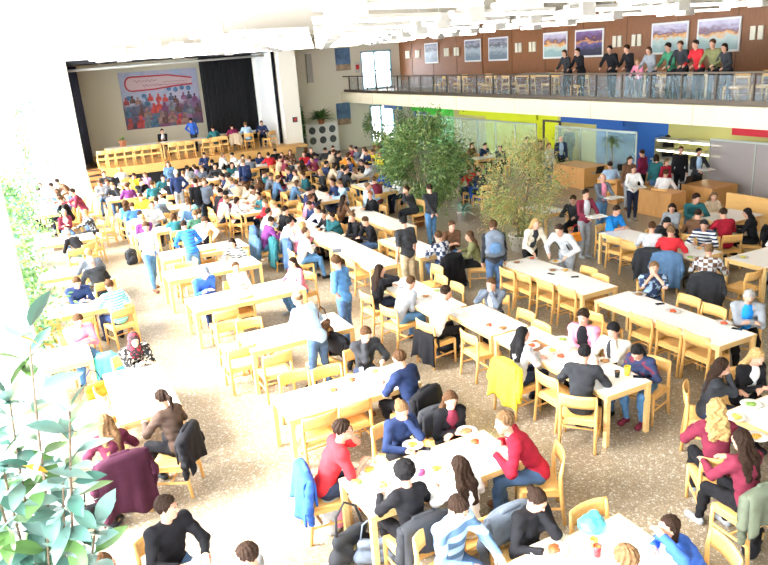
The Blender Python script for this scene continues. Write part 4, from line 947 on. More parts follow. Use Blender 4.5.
# bottom edge and front tables
p_ = P(167, 508, 290, top='black', bottom='jeans', hair='dark', hs='thick', arms='table', lean=6, pitch=2, yaw=38, fem=False, label='man in a black sweater seated at the bottom edge, looking right', place='T4')
P(246, 556, 165, top='grey', hair='dark', lean=8, pitch=12, label='dark short-haired head at the bottom edge, right of the black sweater man', chair=True, fem=False)
P(103, 566, 355, top='brown', hair='brown', lean=8, pitch=12, label='brown-haired head just showing at the bottom edge, below the rubber plant', fem=False)
red = P(343, 430, 352, top='red', bottom='dark jeans', hair='dark', hs='thick', arms='chin', lean=24, pitch=4, yaw=-10, sleeve=.42, fem=False, glasses=True, label='man in a red tee and glasses, red sneakers, by the blue jacket', extra={'shoe': 'red'})
P(399, 468, 92, top='black', bottom='black', hair='black', hs='afro', arms='table', lean=8, pitch=10, fem=True, label='person with a short afro in a fitted black jacket, back turned')
P(459, 466, 92, top='white', bottom='jeans', hair='dark', hs='long', arms='table', lean=10, pitch=16, yaw=8, label='long dark-haired woman in a white top, back turned, beside the maroon sweater')
P(500, 424, 150, top='crimson', bottom='jeans', hair='light brown', hs='thick', arms='table', lean=34, pitch=4, yaw=20, fem=False, label='man in a crimson sweater leaning on the table end, back turned', size=1.03)
P(402, 410, 272, top='navy', bottom='black', hair='light brown', hs='bun', arms='eat', lean=10, pitch=26, label='woman in a navy top eating, hair tied back, facing the camera')
P(451, 400, 262, top='black', bottom='black', hair='brown', hs='long', arms='fold', lean=14, pitch=14, yaw=-8, label='woman in a black cardigan with long brown hair, elbows on the table', openfront='maroon')
P(399, 358, 112, top='navy', bottom='black', hair='brown', hs='short', arms='table', lean=16, pitch=18, sleeve=.45, fem=False, label='man in a dark blue tee, back turned, black coat behind him')
P(366, 334, 268, top='charcoal', bottom='dark jeans', hair='brown', hs='short', arms='eat', lean=12, pitch=32, fem=False, label='man in a charcoal sweater eating, head bowed, white table before him')
P(458, 508, 285, top='denim', bottom='jeans', hair='dark', hs='thick', arms='table', lean=6, pitch=32, yaw=12, fem=False, pat=('stripe', 'light blue', 2.2), label='man in a blue and grey patterned knit sweater at the bottom edge')
P(537, 500, 275, top='black', bottom='black', hair='dark', hs='bun', arms='eat', lean=10, pitch=34, yaw=12, label='woman in a black hooded top, hair tied back, grey coat behind her')
P(668, 527, 160, top='blue', bottom='jeans', hair='dark', hs='bob', arms='raise', lean=34, pitch=-4, yaw=10, label='woman in a royal blue sweater raising a hand at the bottom right')
P(626, 560, 100, top='green', bottom='jeans', hair='light brown', hs='thick', lean=10, pitch=18, label='light brown-haired head at the bottom edge, left of the royal blue sweater')
# right-hand table pair
P(588, 352, 40, top='charcoal', bottom='black', hair='black', hs='short', arms='table', lean=18, pitch=18, yaw=-15, fem=False, label='man in a charcoal suit jacket, back turned, sitting by the yellow cup')
P(523, 334, 5, top='light grey', bottom='dark jeans', hair='black', hs='long', arms='fold', lean=6, pitch=8, yaw=-18, label='woman with long black hair in a pale grey top, in profile')
P(573, 320, 208, top='pink', bottom='black', hair='dark', hs='thick', arms='fold', lean=10, pitch=12, yaw=0, fem=False, label='person in a pink and purple zipped jacket', openfront='black')
P(613, 331, 200, top='cream', bottom='jeans', hair='black', hs='thick', arms='chin', lean=10, pitch=18, label='black-haired person in a cream hooded sweater, beside the pink jacket', openfront='charcoal', fem=False)
P(637, 352, 196, top='navy', bottom='blue jeans', hair='black', hs='bob', arms='lap', lean=24, pitch=50, label='person in a navy jacket with bowed head, patterned sneakers, by the table corner', extra={'shoe': 'maroon'}, pat=('floral', 'maroon', 9))
P(491, 284, 225, top='slate', bottom='charcoal', hair='brown', hs='short', arms='face', lean=20, pitch=14, yaw=-20, fem=False, label='man in a grey blue shirt resting his chin on folded hands', openfront='white')
P(446, 292, 8, top='white', bottom='black', hair='dark', hs='short', arms='face', lean=20, pitch=20, fem=False, label='man in a plain white shirt leaning on his elbows, black trousers')
P(411, 282, 12, top='grey', bottom='blue jeans', hair='brown', hs='short', arms='fold', lean=30, pitch=24, yaw=0, fem=False, label='man in a grey shirt and blue jeans bent over his table')
P(380, 270, 5, top='black', bottom='dark jeans', hair='dark', hs='long', arms='chin', lean=8, pitch=8, yaw=-14, label='woman in black with long dark hair, chin on her hand, by the long row end')
P(603, 178, 268, 't', top='slate', bottom='blue jeans', hair='light brown', hs='bald', arms='tray', label='older man in a denim jacket over a pink shirt, carrying a plate', fem=False, openfront='pink', z=1)
P(586, 194, 262, 't', top='maroon', bottom='grey', hair='dark', hs='short', arms='tray', label='man in an open maroon jacket holding a white tray, red bag at his side', fem=False, openfront='light grey')
P(654, 268, 228, top='navy', bottom='jeans', hair='light brown', hs='short', arms='face', lean=16, pitch=8, fem=False, sleeve=.45, pat=('floral', 'light blue', 10), label='man in a patterned navy tee, both hands at his mouth')
P(749, 297, 218, top='grey', bottom='black', hair='grey', hs='short', arms='fold', lean=18, pitch=36, fem=False, label='man in a grey blazer over a bright blue shirt, head bowed', openfront='bright blue')
P(717, 408, 55, top='maroon', bottom='black', hair='blond', hs='wavy', arms='table', lean=16, pitch=14, yaw=-30, label='woman with curly blond hair in a maroon sweater')
P(741, 440, 85, top='maroon', bottom='black', hair='dark', hs='long', arms='table', lean=10, pitch=18, yaw=5, label='woman with very long dark hair in dark maroon, green coat behind her')
P(722, 366, 310, top='charcoal', bottom='dark jeans', hair='dark', hs='long', arms='chin', lean=12, pitch=12, yaw=30, label='woman with long dark hair in a dark leather jacket, seen from the side')
P(757, 357, 262, top='black', bottom='black', hair='blond', hs='long', arms='fold', lean=14, pitch=28, label='blond woman in a black jacket over a white top at the right edge', openfront='white')
# near left
P(104, 422, 100, top='wine', bottom='jeans', hair='light brown', hs='long', arms='table', lean=18, pitch=14, yaw=10, label='woman in burgundy with long fair brown hair, plum coat on her chair')
P(161, 398, 120, top='taupe', bottom='black', hair='dark', hs='ponytail', arms='table', lean=16, pitch=14, yaw=10, label='woman with a dark ponytail in a brown top at the bright white table', chair=False)
P(134, 340, 285, top='black', bottom='navy', hair='dark', hs='hijab', arms='fold', lean=22, pitch=24, yaw=-10, pat=('floral', 'cream', 22), label='woman in a black and red floral headscarf and patterned top')
P(83, 336, 285, top='pink', bottom='blue jeans', hair='brown', hs='short', arms='fold', lean=22, pitch=30, label='person in pink half hidden behind the rubber plant leaves')
P(108, 283, 108, top='turquoise', bottom='navy', hair='brown', hs='short', arms='table', lean=14, pitch=18, sleeve=.45, fem=False, label='person in a striped turquoise tee, back turned, on a wooden chair', pat=('stripe', 'light blue', 6))
P(77, 283, 278, top='navy', bottom='jeans', hair='brown', hs='short', arms='fold', lean=18, pitch=36, fem=False, label='man in a navy top writing with his head down')
P(91, 262, 110, top='charcoal', bottom='charcoal', hair='grey', hs='short', arms='table', lean=22, pitch=14, fem=False, label='grey-haired man in a black tee, back turned')
P(87, 250, 100, top='slate', bottom='charcoal', hair='blond', hs='short', arms='table', lean=8, pitch=4, yaw=-10, fem=False, label='fair-haired man in a slate tee, behind the grey-haired man')
P(67, 234, 130, top='black', bottom='teal', hair='grey', hs='short', arms='reach', lean=46, pitch=20, fem=False, label='person in a black shirt bent low over the window table')
P(64, 213, 275, top='maroon', bottom='jeans', hair='grey', hs='short', arms='fold', lean=14, pitch=12, label='person in a maroon cardigan over white, facing the camera', openfront='white', fem=True)
P(85, 213, 200, top='charcoal', bottom='charcoal', hair='blond', hs='bob', arms='reach', lean=16, pitch=10, pat=('floral', 'light grey', 14), label='fair-haired woman in a dark patterned blouse')
# standing, middle
P(336, 262, 125, 't', top='mid blue', bottom='jeans', hair='brown', hs='thick', arms='hip', fem=False, lean=6, pitch=18, sleeve=.5, label='man in a blue tee and jeans standing with a hand on his hip', pat=None)
P(297, 298, 115, 't', top='light blue', bottom='jeans', hair='light brown', hs='bald', arms='lean', fem=False, lean=34, pitch=16, label='man in a pale blue shirt leaning over a table, brown satchel at his side')
P(285, 264, 195, top='pink', bottom='blue jeans', hair='dark', hs='long', arms='table', lean=14, pitch=10, yaw=0, label='woman in a pink cardigan with long dark hair')
P(236, 267, 272, top='cream', bottom='khaki', hair='brown', hs='short', arms='fold', lean=6, pitch=6, label='person in a loose cream sweater facing the camera', fem=True)
P(205, 272, 282, top='blue', bottom='navy', hair='grey', hs='cap', arms='fold', lean=22, pitch=24, yaw=12, fem=False, label='man in a royal blue sweater and grey cap', extra={'cap': 'slate'})
P(232, 243, 240, top='white', bottom='grey', hair='dark', hs='bob', arms='reach', lean=24, pitch=20, pat=('stripe', 'charcoal', 5), label='woman in a white top with dark stripes, leaning sideways')
P(214, 228, 275, 't', top='white', bottom='black', hair='brown', hs='short', arms='lean', fem=False, lean=46, pitch=30, label='man in a white shirt and black trousers leaning onto the table')
P(146, 227, 290, 't', top='light grey', bottom='blue jeans', hair='brown', hs='thick', arms='one', fem=False, lean=8, pitch=16, yaw=-30, label='man in a pale grey blazer and jeans standing in the left aisle', openfront='white', legs=.12)
P(174, 217, 95, 't', top='bright blue', bottom='blue jeans', hair='dark', hs='short', arms='lean', fem=False, lean=32, pitch=24, pat=('stripe', 'blue', 4), label='person in a bright blue patterned jacket leaning over a table, back turned')
P(188, 201, 80, top='mint', bottom='jeans', hair='brown', hs='short', arms='table', lean=18, pitch=14, label='person in a mint top just behind the bright blue jacket')
P(195, 214, 92, top='green', bottom='navy', hair='light brown', hs='short', arms='table', lean=20, pitch=16, fem=False, pat=('stripe', 'charcoal', 9), label='person in a dark green striped top, back turned')
P(403, 222, 95, 't', top='charcoal', bottom='khaki', hair='black', hs='short', arms='side', fem=False, lean=6, pitch=16, sleeve=.45, label='man in a black tee and khaki trousers standing, back turned')
P(429, 188, 92, 't', top='charcoal', bottom='blue jeans', hair='dark', hs='short', arms='back', fem=False, label='man in a black coat and blue jeans, hands behind his back')
P(493, 226, 62, 't', top='charcoal', bottom='jeans', hair='brown', hs='thick', arms='side', fem=False, lean=4, pitch=12, label='student with a large grey blue backpack standing, back turned')
P(538, 224, 262, 't', top='cream', bottom='black', hair='blond', hs='long', arms='lean', lean=24, pitch=10, label='blond woman in a dark vest leaning with both hands on the table', openfront='charcoal')
P(559, 230, 205, 't', top='light grey', bottom='grey', hair='dark', hs='short', arms='lean', fem=False, lean=38, pitch=24, label='man in a pale shirt with a black backpack bending over the dishes')
P(438, 236, 100, top='light grey', bottom='jeans', hair='brown', hs='short', arms='table', lean=16, pitch=12, fem=False, pat=('plaid', 'navy', 11), label='man in a blue and white plaid shirt, back turned')
P(452, 226, 262, top='brown', bottom='jeans', hair='brown', hs='short', arms='fold', lean=16, pitch=10, fem=False, label='brown-haired man facing the plaid shirt')
P(464, 237, 150, dx=.14, top='olive', bottom='black', hair='brown', hs='long', arms='table', lean=16, pitch=12, label='long brown-haired woman in an olive jacket beside the plaid shirt')
# red tee table and around
P(638, 215, 272, top='bright blue', bottom='jeans', hair='dark', hs='short', arms='fold', sleeve=.45, fem=False, pitch=24, label='person in a blue tee facing the camera at the aisle end of a table')
P(652, 227, 40, top='light grey', bottom='charcoal', hair='brown', hs='short', arms='table', fem=False, sleeve=.5, label='man in a pale grey tee, back turned, beside the red tee')
P(672, 231, 35, top='red', bottom='jeans', hair='light brown', hs='short', arms='table', fem=False, sleeve=.45, label='man in a red tee, back turned, blue coat on his chair')
P(672, 208, 215, top='grey', bottom='charcoal', hair='dark', hs='long', arms='fold', label='long dark-haired woman in a grey cardigan near the desk')
P(667, 222, 250, top='charcoal', bottom='black', hair='black', hs='bob', lean=24, pitch=40, label='black-haired head bowed between the blue tee and the red tee')
P(704, 225, 205, top='white', bottom='charcoal', hair='black', hs='short', arms='table', fem=False, lean=20, pitch=20, pat=('stripe', 'navy', 4), label='man in a white and navy striped top looking down')
P(709, 250, 38, top='brown', bottom='black', hair='light brown', hs='short', arms='table', fem=False, lean=20, pitch=20, pat=('plaid', 'light grey', 12), label='person in a red brown plaid shirt and black trousers')
P(709, 199, 235, dx=-.15, top='teal', bottom='jeans', hair='dark', hs='thick', arms='reach', lean=20, pitch=14, yaw=30, fem=False, label='person in a grey teal jacket reaching across the ringed table')
P(728, 203, 255, dx=.4, top='beige', bottom='jeans', hair='light brown', hs='long', arms='fold', pitch=8, yaw=-25, label='woman with long fair brown hair in beige, near the grey glass')
P(698, 214, 30, top='brown', bottom='black', hair='dark', hs='short', arms='table', lean=16, label='person in a dark brown jacket at the ringed table', fem=False)
P(723, 213, 70, top='crimson', bottom='brown', hair='dark', hs='short', arms='table', lean=14, fem=False, label='person in a bright raspberry red top, back turned')
P(747, 213, 120, top='black', bottom='black', hair='black', hs='wavy', arms='table', lean=14, label='person with bushy black hair and a black jacket, back turned')
P(766, 232, 190, top='white', bottom='jeans', hair='brown', hs='short', arms='table', fem=False, label='person in white at the far right edge')
P(573, 200, 215, top='charcoal', bottom='black', hair='dark', hs='thick', arms='reach', lean=18, pitch=14, fem=False, label='person in a dark top at the small table beside the ficus')
P(634, 169, 240, 't', top='white', bottom='dark jeans', hair='brown', hs='short', arms='tray', fem=True, label='woman in a white jacket carrying a tray', sleeve=1)
P(630, 160, 250, 't', top='brown', bottom='grey', hair='dark', hs='bob', arms='side', label='person in a brown coat behind the white jacket')
P(642, 153, 100, 't', top='burgundy', bottom='black', hair='dark', hs='short', arms='side', label='person in burgundy with an olive scarf, back turned', fem=True)
P(656, 158, 60, 't', top='teal', bottom='jeans', hair='dark', hs='bob', arms='side', label='person in a dark teal jacket beside the desk')
P(681, 150, 230, 't', top='black', bottom='black', hair='brown', hs='short', arms='side', fem=False, label='man in a long black coat behind the laptop desk')
P(699, 152, 250, 't', top='charcoal', bottom='black', hair='dark', hs='short', arms='tray', fem=False, openfront='light blue', label='man in a dark suit and pale blue shirt carrying a tray')
P(668, 131, 90, 't', onx=20.5, top='black', bottom='charcoal', hair='dark', hs='short', arms='side', fem=False, label='dark figure waiting at the kitchen opening')
P(667, 162, 265, 't', top='crimson', bottom='charcoal', hair='light brown', hs='bob', arms='side', label='small red-cheeked person between the black coat and the teal jacket', size=.86)
P(666, 173, 20, top='white', bottom='grey', hair='brown', hs='short', arms='table', fem=False, label='person in white at the desk with the glowing laptop')
P(610, 165, 60, top='light blue', bottom='jeans', hair='dark', hs='short', arms='table', fem=False, label='person in pale blue seated behind the desk with two screens')
P(561, 139, 250, 't', top='navy', bottom='black', hair='light brown', hs='bald', arms='side', fem=False, openfront='light blue', label='man in a blue suit in front of the yellow doorway')
P(569, 126, 220, 't', onx=20.6, top='black', bottom='black', hair='black', hs='short', arms='side', fem=False, label='man in black standing in the yellow doorway')
P(527, 140, 240, 't', top='slate', bottom='black', hair='black', hs='short', arms='side', fem=False, label='man in slate standing before the green glass')
P(540, 143, 200, 't', top='charcoal', bottom='black', hair='dark', hs='bob', arms='side', label='dark-haired person behind the spotted ficus, next to the man in slate')
P(549, 146, 260, 't', top='light grey', bottom='jeans', hair='light brown', hs='long', arms='side', label='long-haired person in pale grey behind the spotted ficus')
P(472, 145, 280, top='brown', bottom='black', hair='brown', hs='bob', arms='fold', label='brown-haired person at the green glass table, left one')
P(488, 146, 270, top='navy', bottom='black', hair='dark', hs='short', arms='fold', lean=24, fem=False, label='person in navy leaning on the green glass table, middle one')
P(500, 148, 215, top='charcoal', bottom='black', hair='black', hs='short', arms='fold', fem=False, label='black-haired person at the right end of the green glass table')
P(459, 150, 300, top='pink', bottom='black', hair='dark', hs='short', arms='table', lean=30, label='person in pale pink beside the green glass table')
P(468, 169, 95, top='red', bottom='navy', hair='dark', hs='short', arms='table', fem=False, label='person in red, back turned, blue coat on the chair, behind the ficus')
P(478, 171, 95, top='charcoal', bottom='black', hair='black', hs='short', arms='table', label='person in charcoal beside the one in red, behind the ficus', fem=False)
P(385, 134, 265, 't', top='charcoal', bottom='blue jeans', hair='dark', hs='bob', arms='side', openfront='pink', label='person in a dark jacket standing at the lower glass door')
# people leaning on the balcony rail
for hx, hy, t, h, s, lab in ((564, 65, 'charcoal', 'brown', 'bob', 'in charcoal leaning on the balcony rail, first from the left'), (577, 64, 'black', 'dark', 'short', 'in black on the balcony, close beside the first'), (609, 65, 'black', 'black', 'short', 'in black bending over the balcony rail, third from the left'), (626, 64, 'black', 'dark', 'thick', 'in a broad black coat on the balcony, fourth from the left'), (637, 71, 'pink', 'blond', 'short', 'small one in pink on the balcony'), (648, 65, 'grey', 'brown', 'bob', 'in grey on the balcony beside the small pink one'), (667, 63, 'green', 'dark', 'thick', 'in dark green on the balcony'), (679, 64, 'charcoal', 'brown', 'short', 'in charcoal on the balcony beside the green coat'), (694, 63, 'red', 'dark', 'short', 'in red on the balcony'), (711, 62, 'olive', 'brown', 'short', 'in olive on the balcony beside the one in red'), (723, 63, 'charcoal', 'dark', 'bob', 'in charcoal on the balcony, last on the right')):
    P(hx, hy, 190+RNG.uniform(-20, 20), 't', top=t, bottom='black', hair=h, hs=s, arms='rail', z0=3.17, onx=17.42, lean=20, size=.72 if t == 'pink' else None, label='%s-haired person %s' % (h if h not in ('thick',) else 'dark', lab), group=None)
# on the stage
P(163, 137, 272, top='black', bottom='black', hair='black', hs='short', arms='fold', openfront='light grey', z0=.95, ony=37.1, fem=False, label='person in a dark suit facing the hall at the stage table, under the banner')
P(191, 124, 95, 't', top='blue', bottom='charcoal', hair='dark', hs='short', arms='hip', z0=.95, ony=37.4, fem=False, lean=18, label='person in a blue coat standing on the stage before the banner corner')
P(213, 131, 95, top='teal', bottom='charcoal', hair='dark', hs='short', z0=.95, ony=35.9, label='person in dark teal seated on the stage at the curtain edge', fem=False)
P(232, 130, 92, top='burgundy', bottom='charcoal', hair='dark', hs='short', z0=.95, ony=35.9, label='person in burgundy on the stage, beige coat on the chair', fem=False)
P(246, 131, 88, top='light blue', bottom='jeans', hair='light brown', hs='short', z0=.95, ony=35.9, label='person in pale blue on the stage, right of the burgundy top', fem=False)
P(262, 128, 250, top='navy', bottom='black', hair='brown', hs='short', z0=.95, ony=35.9, label='person in navy at the right end of the stage', fem=False)

# seated crowd: head pixel, facing, top, hair, style
CROWD = '''
269 212 2 light blue,dark,short|271 221 2 purple,dark,short|290 222 2 white,black,short|303 226 2 pink,blond,bob|306 232 4 white,brown,short
309 205 182 navy,dark,short|312 210 182 white,dark,short|323 214 182 black,dark,short|331 216 184 teal,dark,short|352 217 182 black,light brown,short|365 221 184 black,brown,short
104 174 270 charcoal,dark,short|107 182 250 grey,brown,short|120 170 100 light grey,blond,bob|134 176 270 yellow,dark,short|145 175 250 lilac,light brown,bob|124 184 95 purple,brown,short|143 183 270 black,brown,short
121 199 95 turquoise,brown,wavy|142 198 270 yellow,brown,short|132 206 95 blue,brown,short|141 217 100 purple,blond,short|163 198 240 mint,black,bob|152 205 270 light grey,brown,short
187 168 90 grey,black,short|194 167 180 lilac,brown,bob|204 155 270 navy,dark,short|212 162 92 black,black,short|223 155 0 white,light brown,bob|232 155 180 white,black,short|180 172 100 white,light brown,short
218 190 270 orange,light brown,short|226 199 5 light grey,light brown,short|214 186 8 white,dark,bob|232 181 90 beige,brown,short|233 192 182 cream,black,short|240 194 182 brown,dark,short|246 187 180 beige,brown,bob
254 196 182 teal,dark,short|265 203 184 red,light brown,short|273 204 184 cream,blond,short|259 180 95 brown,brown,wavy|268 155 92 red,dark,short|275 151 92 black,dark,short
282 155 270 maroon,brown,short|290 152 270 brown,light brown,bob|291 162 180 maroon,dark,short|278 180 92 burgundy,dark,long|301 162 90 brown,dark,long|304 154 270 red,brown,short|313 156 90 purple,dark,short
325 150 90 charcoal,dark,short|333 148 270 charcoal,dark,short|311 150 270 black,dark,short|320 172 182 charcoal,blond,long|332 182 182 navy,dark,short|340 184 180 light blue,light brown,short
309 191 0 navy,black,short|311 198 0 pink,brown,short|310 206 0 black,dark,short|338 166 180 black,brown,short|353 167 180 light grey,dark,short|346 170 0 charcoal,dark,short|343 199 184 black,red,short
364 153 270 yellow,dark,short|373 152 250 yellow,brown,short|380 154 200 yellow,light brown,short|373 161 92 grey,light brown,short|386 158 182 black,dark,short|391 149 182 crimson,brown,short
347 156 90 orange,brown,short|355 170 0 beige,light brown,bob|367 178 92 maroon,brown,short|382 172 182 blue,dark,short|393 177 182 white,light brown,long|371 194 2 brown,dark,long|368 186 2 light blue,light brown,short|406 190 180 charcoal,dark,short
33 198 0 teal,brown,short|40 186 270 white,brown,short|39 191 0 light grey,dark,short|51 186 250 light blue,dark,short|100 183 270 grey,brown,short
'''
for ln in CROWD.strip().splitlines():
    for ent in ln.split('|'):
        a, hr, st_ = ent.split(','); q = a.split(); hx, hy, fc = int(q[0]), int(q[1]), int(q[2]); tc = ' '.join(q[3:])
        P(hx, hy, fc+RNG.uniform(-8, 8), top=tc, bottom=RNG.choice(['jeans', 'black', 'dark jeans', 'charcoal', 'blue jeans']), hair=hr, hs=st_, arms=RNG.choice(['table', 'fold', 'eat', 'chin']), lean=RNG.choice([8, 16, 24]), pitch=RNG.choice([0, 15, 30]), yaw=RNG.choice([-30, 0, 0, 30]))
SEATS = []
for k_ in ('B5', 'B6', 'B7', 'B8', 'B9', 'B4', 'B4b', 'C1', 'C2', 'C4', 'C5', 'C6', 'L1'):
    cx, cy, ph, rz, L, W, z_ = TABLES[k_]; c_, s_ = math.cos(rz), math.sin(rz); n_s = max(2, int(L/.62))
    for q in range(n_s):
        for sd in (-1, 1):
            u_, w_ = -L/2+L*(q+.5)/n_s, sd*(W/2+.2); SEATS.append((cx+c_*u_-s_*w_, cy+s_*u_+c_*w_, math.degrees(rz)-90*sd))
for sx, sy, fc in SEATS:
    if RNG.random() < .12 or any(math.hypot(sx-j['x'], sy-j['y']) < .52 for j in PEOPLE): continue
    f_ = math.radians(fc); hx, hy = proj(sx+.12*math.cos(f_), sy+.12*math.sin(f_), 1.15)
    P(hx, hy, fc, top=RNG.choice(['black', 'grey', 'white', 'navy', 'brown', 'maroon', 'light grey', 'slate', 'charcoal', 'denim', 'beige', 'teal']), bottom=RNG.choice(['jeans', 'black', 'dark jeans']), hair=RNG.choice(['dark', 'brown', 'black', 'brown', 'light brown']), hs=RNG.choice(['short', 'short', 'bob', 'thick']), arms=RNG.choice(['table', 'fold', 'eat']), lean=RNG.choice([8, 16, 24]), pitch=RNG.choice([15, 30]))
# standing in the crowd
P(72, 192, 175, 't', top='maroon', bottom='jeans', hair='dark', hs='short', arms='reach', lean=24, pitch=20, fem=False, label='man in a maroon sweater and jeans leaning over the far window table')
P(57, 182, 200, 't', top='brown', bottom='jeans', hair='dark', hs='short', arms='lean', lean=40, pitch=30, fem=False, label='man in a brown jumper bending beside the maroon sweater')
P(168, 164, 260, 't', top='denim', bottom='jeans', hair='brown', hs='long', arms='side', label='long-haired woman in a denim jacket standing among the crowd')
P(176, 173, 262, 't', top='navy', bottom='grey', hair='light brown', hs='cap', arms='hip', extra={'cap': 'white'}, fem=False, label='man in a white cap and navy sweater standing among the crowd')
P(195, 182, 95, 't', top='black', bottom='jeans', hair='dark', hs='short', arms='side', fem=False, label='person in a black jacket standing right of the white cap')
P(204, 182, 265, 't', top='slate', bottom='black', hair='light brown', hs='short', arms='side', fem=False, sleeve=.45, label='light brown-haired man in a slate tee, arms bare, standing')
P(243, 162, 95, 't', top='navy', bottom='brown', hair='light brown', hs='short', arms='side', fem=False, label='person with a navy backpack standing near the stage, back turned')

# ================================================================== empty chairs: pixel of the backrest, facing, label
def chair_px(px, py, face, label=None, z0=0):
    x, y = at(px, py, z0+.74); f = math.radians(face); x += .225*math.cos(f); y += .225*math.sin(f)
    return make_chair(x, y, face, label, z0)
EMPTY = [(319, 419, 90, 'empty chair under the table corner, left of the red tee man'), (355, 406, 90, 'empty chair directly behind the red tee man\'s head'), (294, 376, 270, 'empty chair on the far side, left of the charcoal sweater man'), (327, 371, 270, 'empty chair close to the left arm of the charcoal sweater man'),
 (242, 350, 90, 'empty chair left of the table leg, below the satchel table'), (277, 357, 90, 'empty chair at the near side of the satchel table, by the table leg'), (335, 341, 195, 'empty chair behind the brown satchel, half under the black coat'),
 (242, 300, 90, 'empty chair at the blue sweater man table, close to the pink cardigan'), (226, 313, 90, 'empty chair at the blue sweater man table, left of its neighbour'), (229, 325, 270, 'empty chair facing the camera, left one above the satchel table'), (249, 323, 270, 'empty chair facing the camera, right one above the satchel table'),
 (192, 257, 270, 'empty chair behind the blue sweater man, right one'), (184, 266, 270, 'empty chair behind the blue sweater man, left one'), (207, 252, 90, 'empty chair tucked in under the white shirt leaning man'),
 (350, 262, 0, 'empty chair at the near end of the long row, right of the blue tee'), (437, 269, 180, 'empty chair in front of the plaid shirt, furthest of three'), (441, 279, 180, 'empty chair in front of the plaid shirt, middle of three'), (457, 287, 180, 'empty chair between the black coat and the white shirt man'),
 (469, 336, 0, 'empty chair right of the white shirt man, at the short table'), (526, 315, 180, 'empty chair on the far side, left of the pink jacket, first'), (541, 327, 180, 'empty chair touching the pink jacket'), (547, 378, 0, 'empty chair left of the charcoal suit man'),
 (507, 272, 0, 'empty chair at the dishes table, first from the backpack student'), (523, 276, 0, 'empty chair at the dishes table, second from the backpack student'), (545, 284, 0, 'empty chair at the dishes table, third from the backpack student'), (567, 291, 0, 'empty chair at the dishes table, last before its corner'),
 (589, 271, 180, 'empty chair behind the dishes table, left of two'), (600, 278, 180, 'empty chair behind the dishes table, right of two'), (593, 314, 0, 'empty chair at the near left corner of the bare white table'), (641, 319, 0, 'empty chair at the bare white table, behind the cream hood'), (669, 328, 0, 'empty chair at the bare white table, middle one'), (697, 338, 0, 'empty chair at the bare white table, nearest its right corner'),
 (689, 300, 180, 'empty chair on the far side of the bare table, right of the patterned tee'), (714, 310, 180, 'empty chair on the far side of the bare table, beside the grey blazer'), (614, 239, 0, 'empty chair at the aisle side of the red tee table, left of two'), (629, 245, 0, 'empty chair at the aisle side of the red tee table, right of two'), (754, 274, 90, 'empty chair at the right edge, beside the plaid shirt'),
 (589, 511, 270, 'empty chair behind the turquoise bag'), (82, 322, 100, 'empty chair with a purple garment, left of the turquoise tee'), (47, 327, 100, 'empty chair behind the rubber plant leaves, furthest left'), (100, 396, 10, 'chair with an orange bag at the bright white table'), (187, 436, 150, 'chair covered by a black jacket at the aisle'), (77, 251, 95, 'empty chair under the bending black shirt'), (99, 236, 190, 'orange wooden chair behind the dark patterned blouse'),
 (84, 198, 180, 'empty chair in the far left row, furthest left'), (91, 202, 180, 'empty chair in the far left row, second'), (99, 205, 180, 'empty chair in the far left row, third'), (107, 213, 180, 'empty chair in the far left row, fourth'), (112, 220, 180, 'empty chair in the far left row, nearest the blue jacket'),
 (294, 202, 90, 'orange chair at the near end of the pale table, in the aisle'), (236, 215, 20, 'empty chair at the corner of the table laid with red food'), (353, 190, 0, 'empty chair left of the open ended table by the ficus'), (364, 197, 0, 'empty chair nearest the open end of the table by the ficus'), (388, 231, 0, 'empty chair between the black shirts and the black tee, further one'), (391, 242, 0, 'empty chair between the black shirts and the black tee, nearer one'),
 (370, 152, 270, 'far empty chair by the yellow tops'), (332, 174, 180, 'orange chair behind the navy top in the crowd'), (214, 182, 90, 'small empty chair deep in the crowd, left of the backpack'), (195, 262, 180, 'empty chair end on at the corner of the satchel side table')]
for e in EMPTY: chair_px(*e)
# row of chairs along the front of the stage, backs to the hall
n_ = 0
for i, px in enumerate((101, 109, 118, 128, 136.5, 145, 155, 172, 180, 188.5, 206, 214)):
    x, y = onY(px, 150-.07*(px-100), 35.1)[0], 35.1
    names = ['furthest left', 'second', 'third', 'fourth', 'fifth', 'sixth', 'seventh', 'eighth', 'ninth', 'tenth', 'eleventh', 'twelfth']
    make_chair(x, y, 90, 'wooden chair in the stage front row, %s from its left end' % names[i], .95)
for i, (px, fc) in enumerate(((225, 60), (270, 120))): 
    x = onY(px, 148, 35.6)[0]; make_chair(x, 35.5, fc, 'stage chair near the curtain, %s one' % ['left', 'right'][i], .95)

for i, (px, fc) in enumerate(((446, 180), (456, 180), (470, 0), (480, 180), (494, 180), (505, 0), (532, 180), (545, 180), (585, 170), (655, 180), (742, 180), (758, 180))):
    y = onX(px, 90, 18.0)[0]; make_chair(17.75+.5*(i % 2), y, fc, 'wooden chair up on the balcony behind the railing, %s from the left' % (ORD[i]), 3.17)
T('G1', 18.9, 19.7, 22.5, 25, 'wooden topped table on the balcony behind the railing, left one', 'on the balcony', 3.17)
T('G2', 18.9, 19.7, 15.5, 18, 'wooden topped table on the balcony behind the leaning people', 'on the balcony', 3.17)
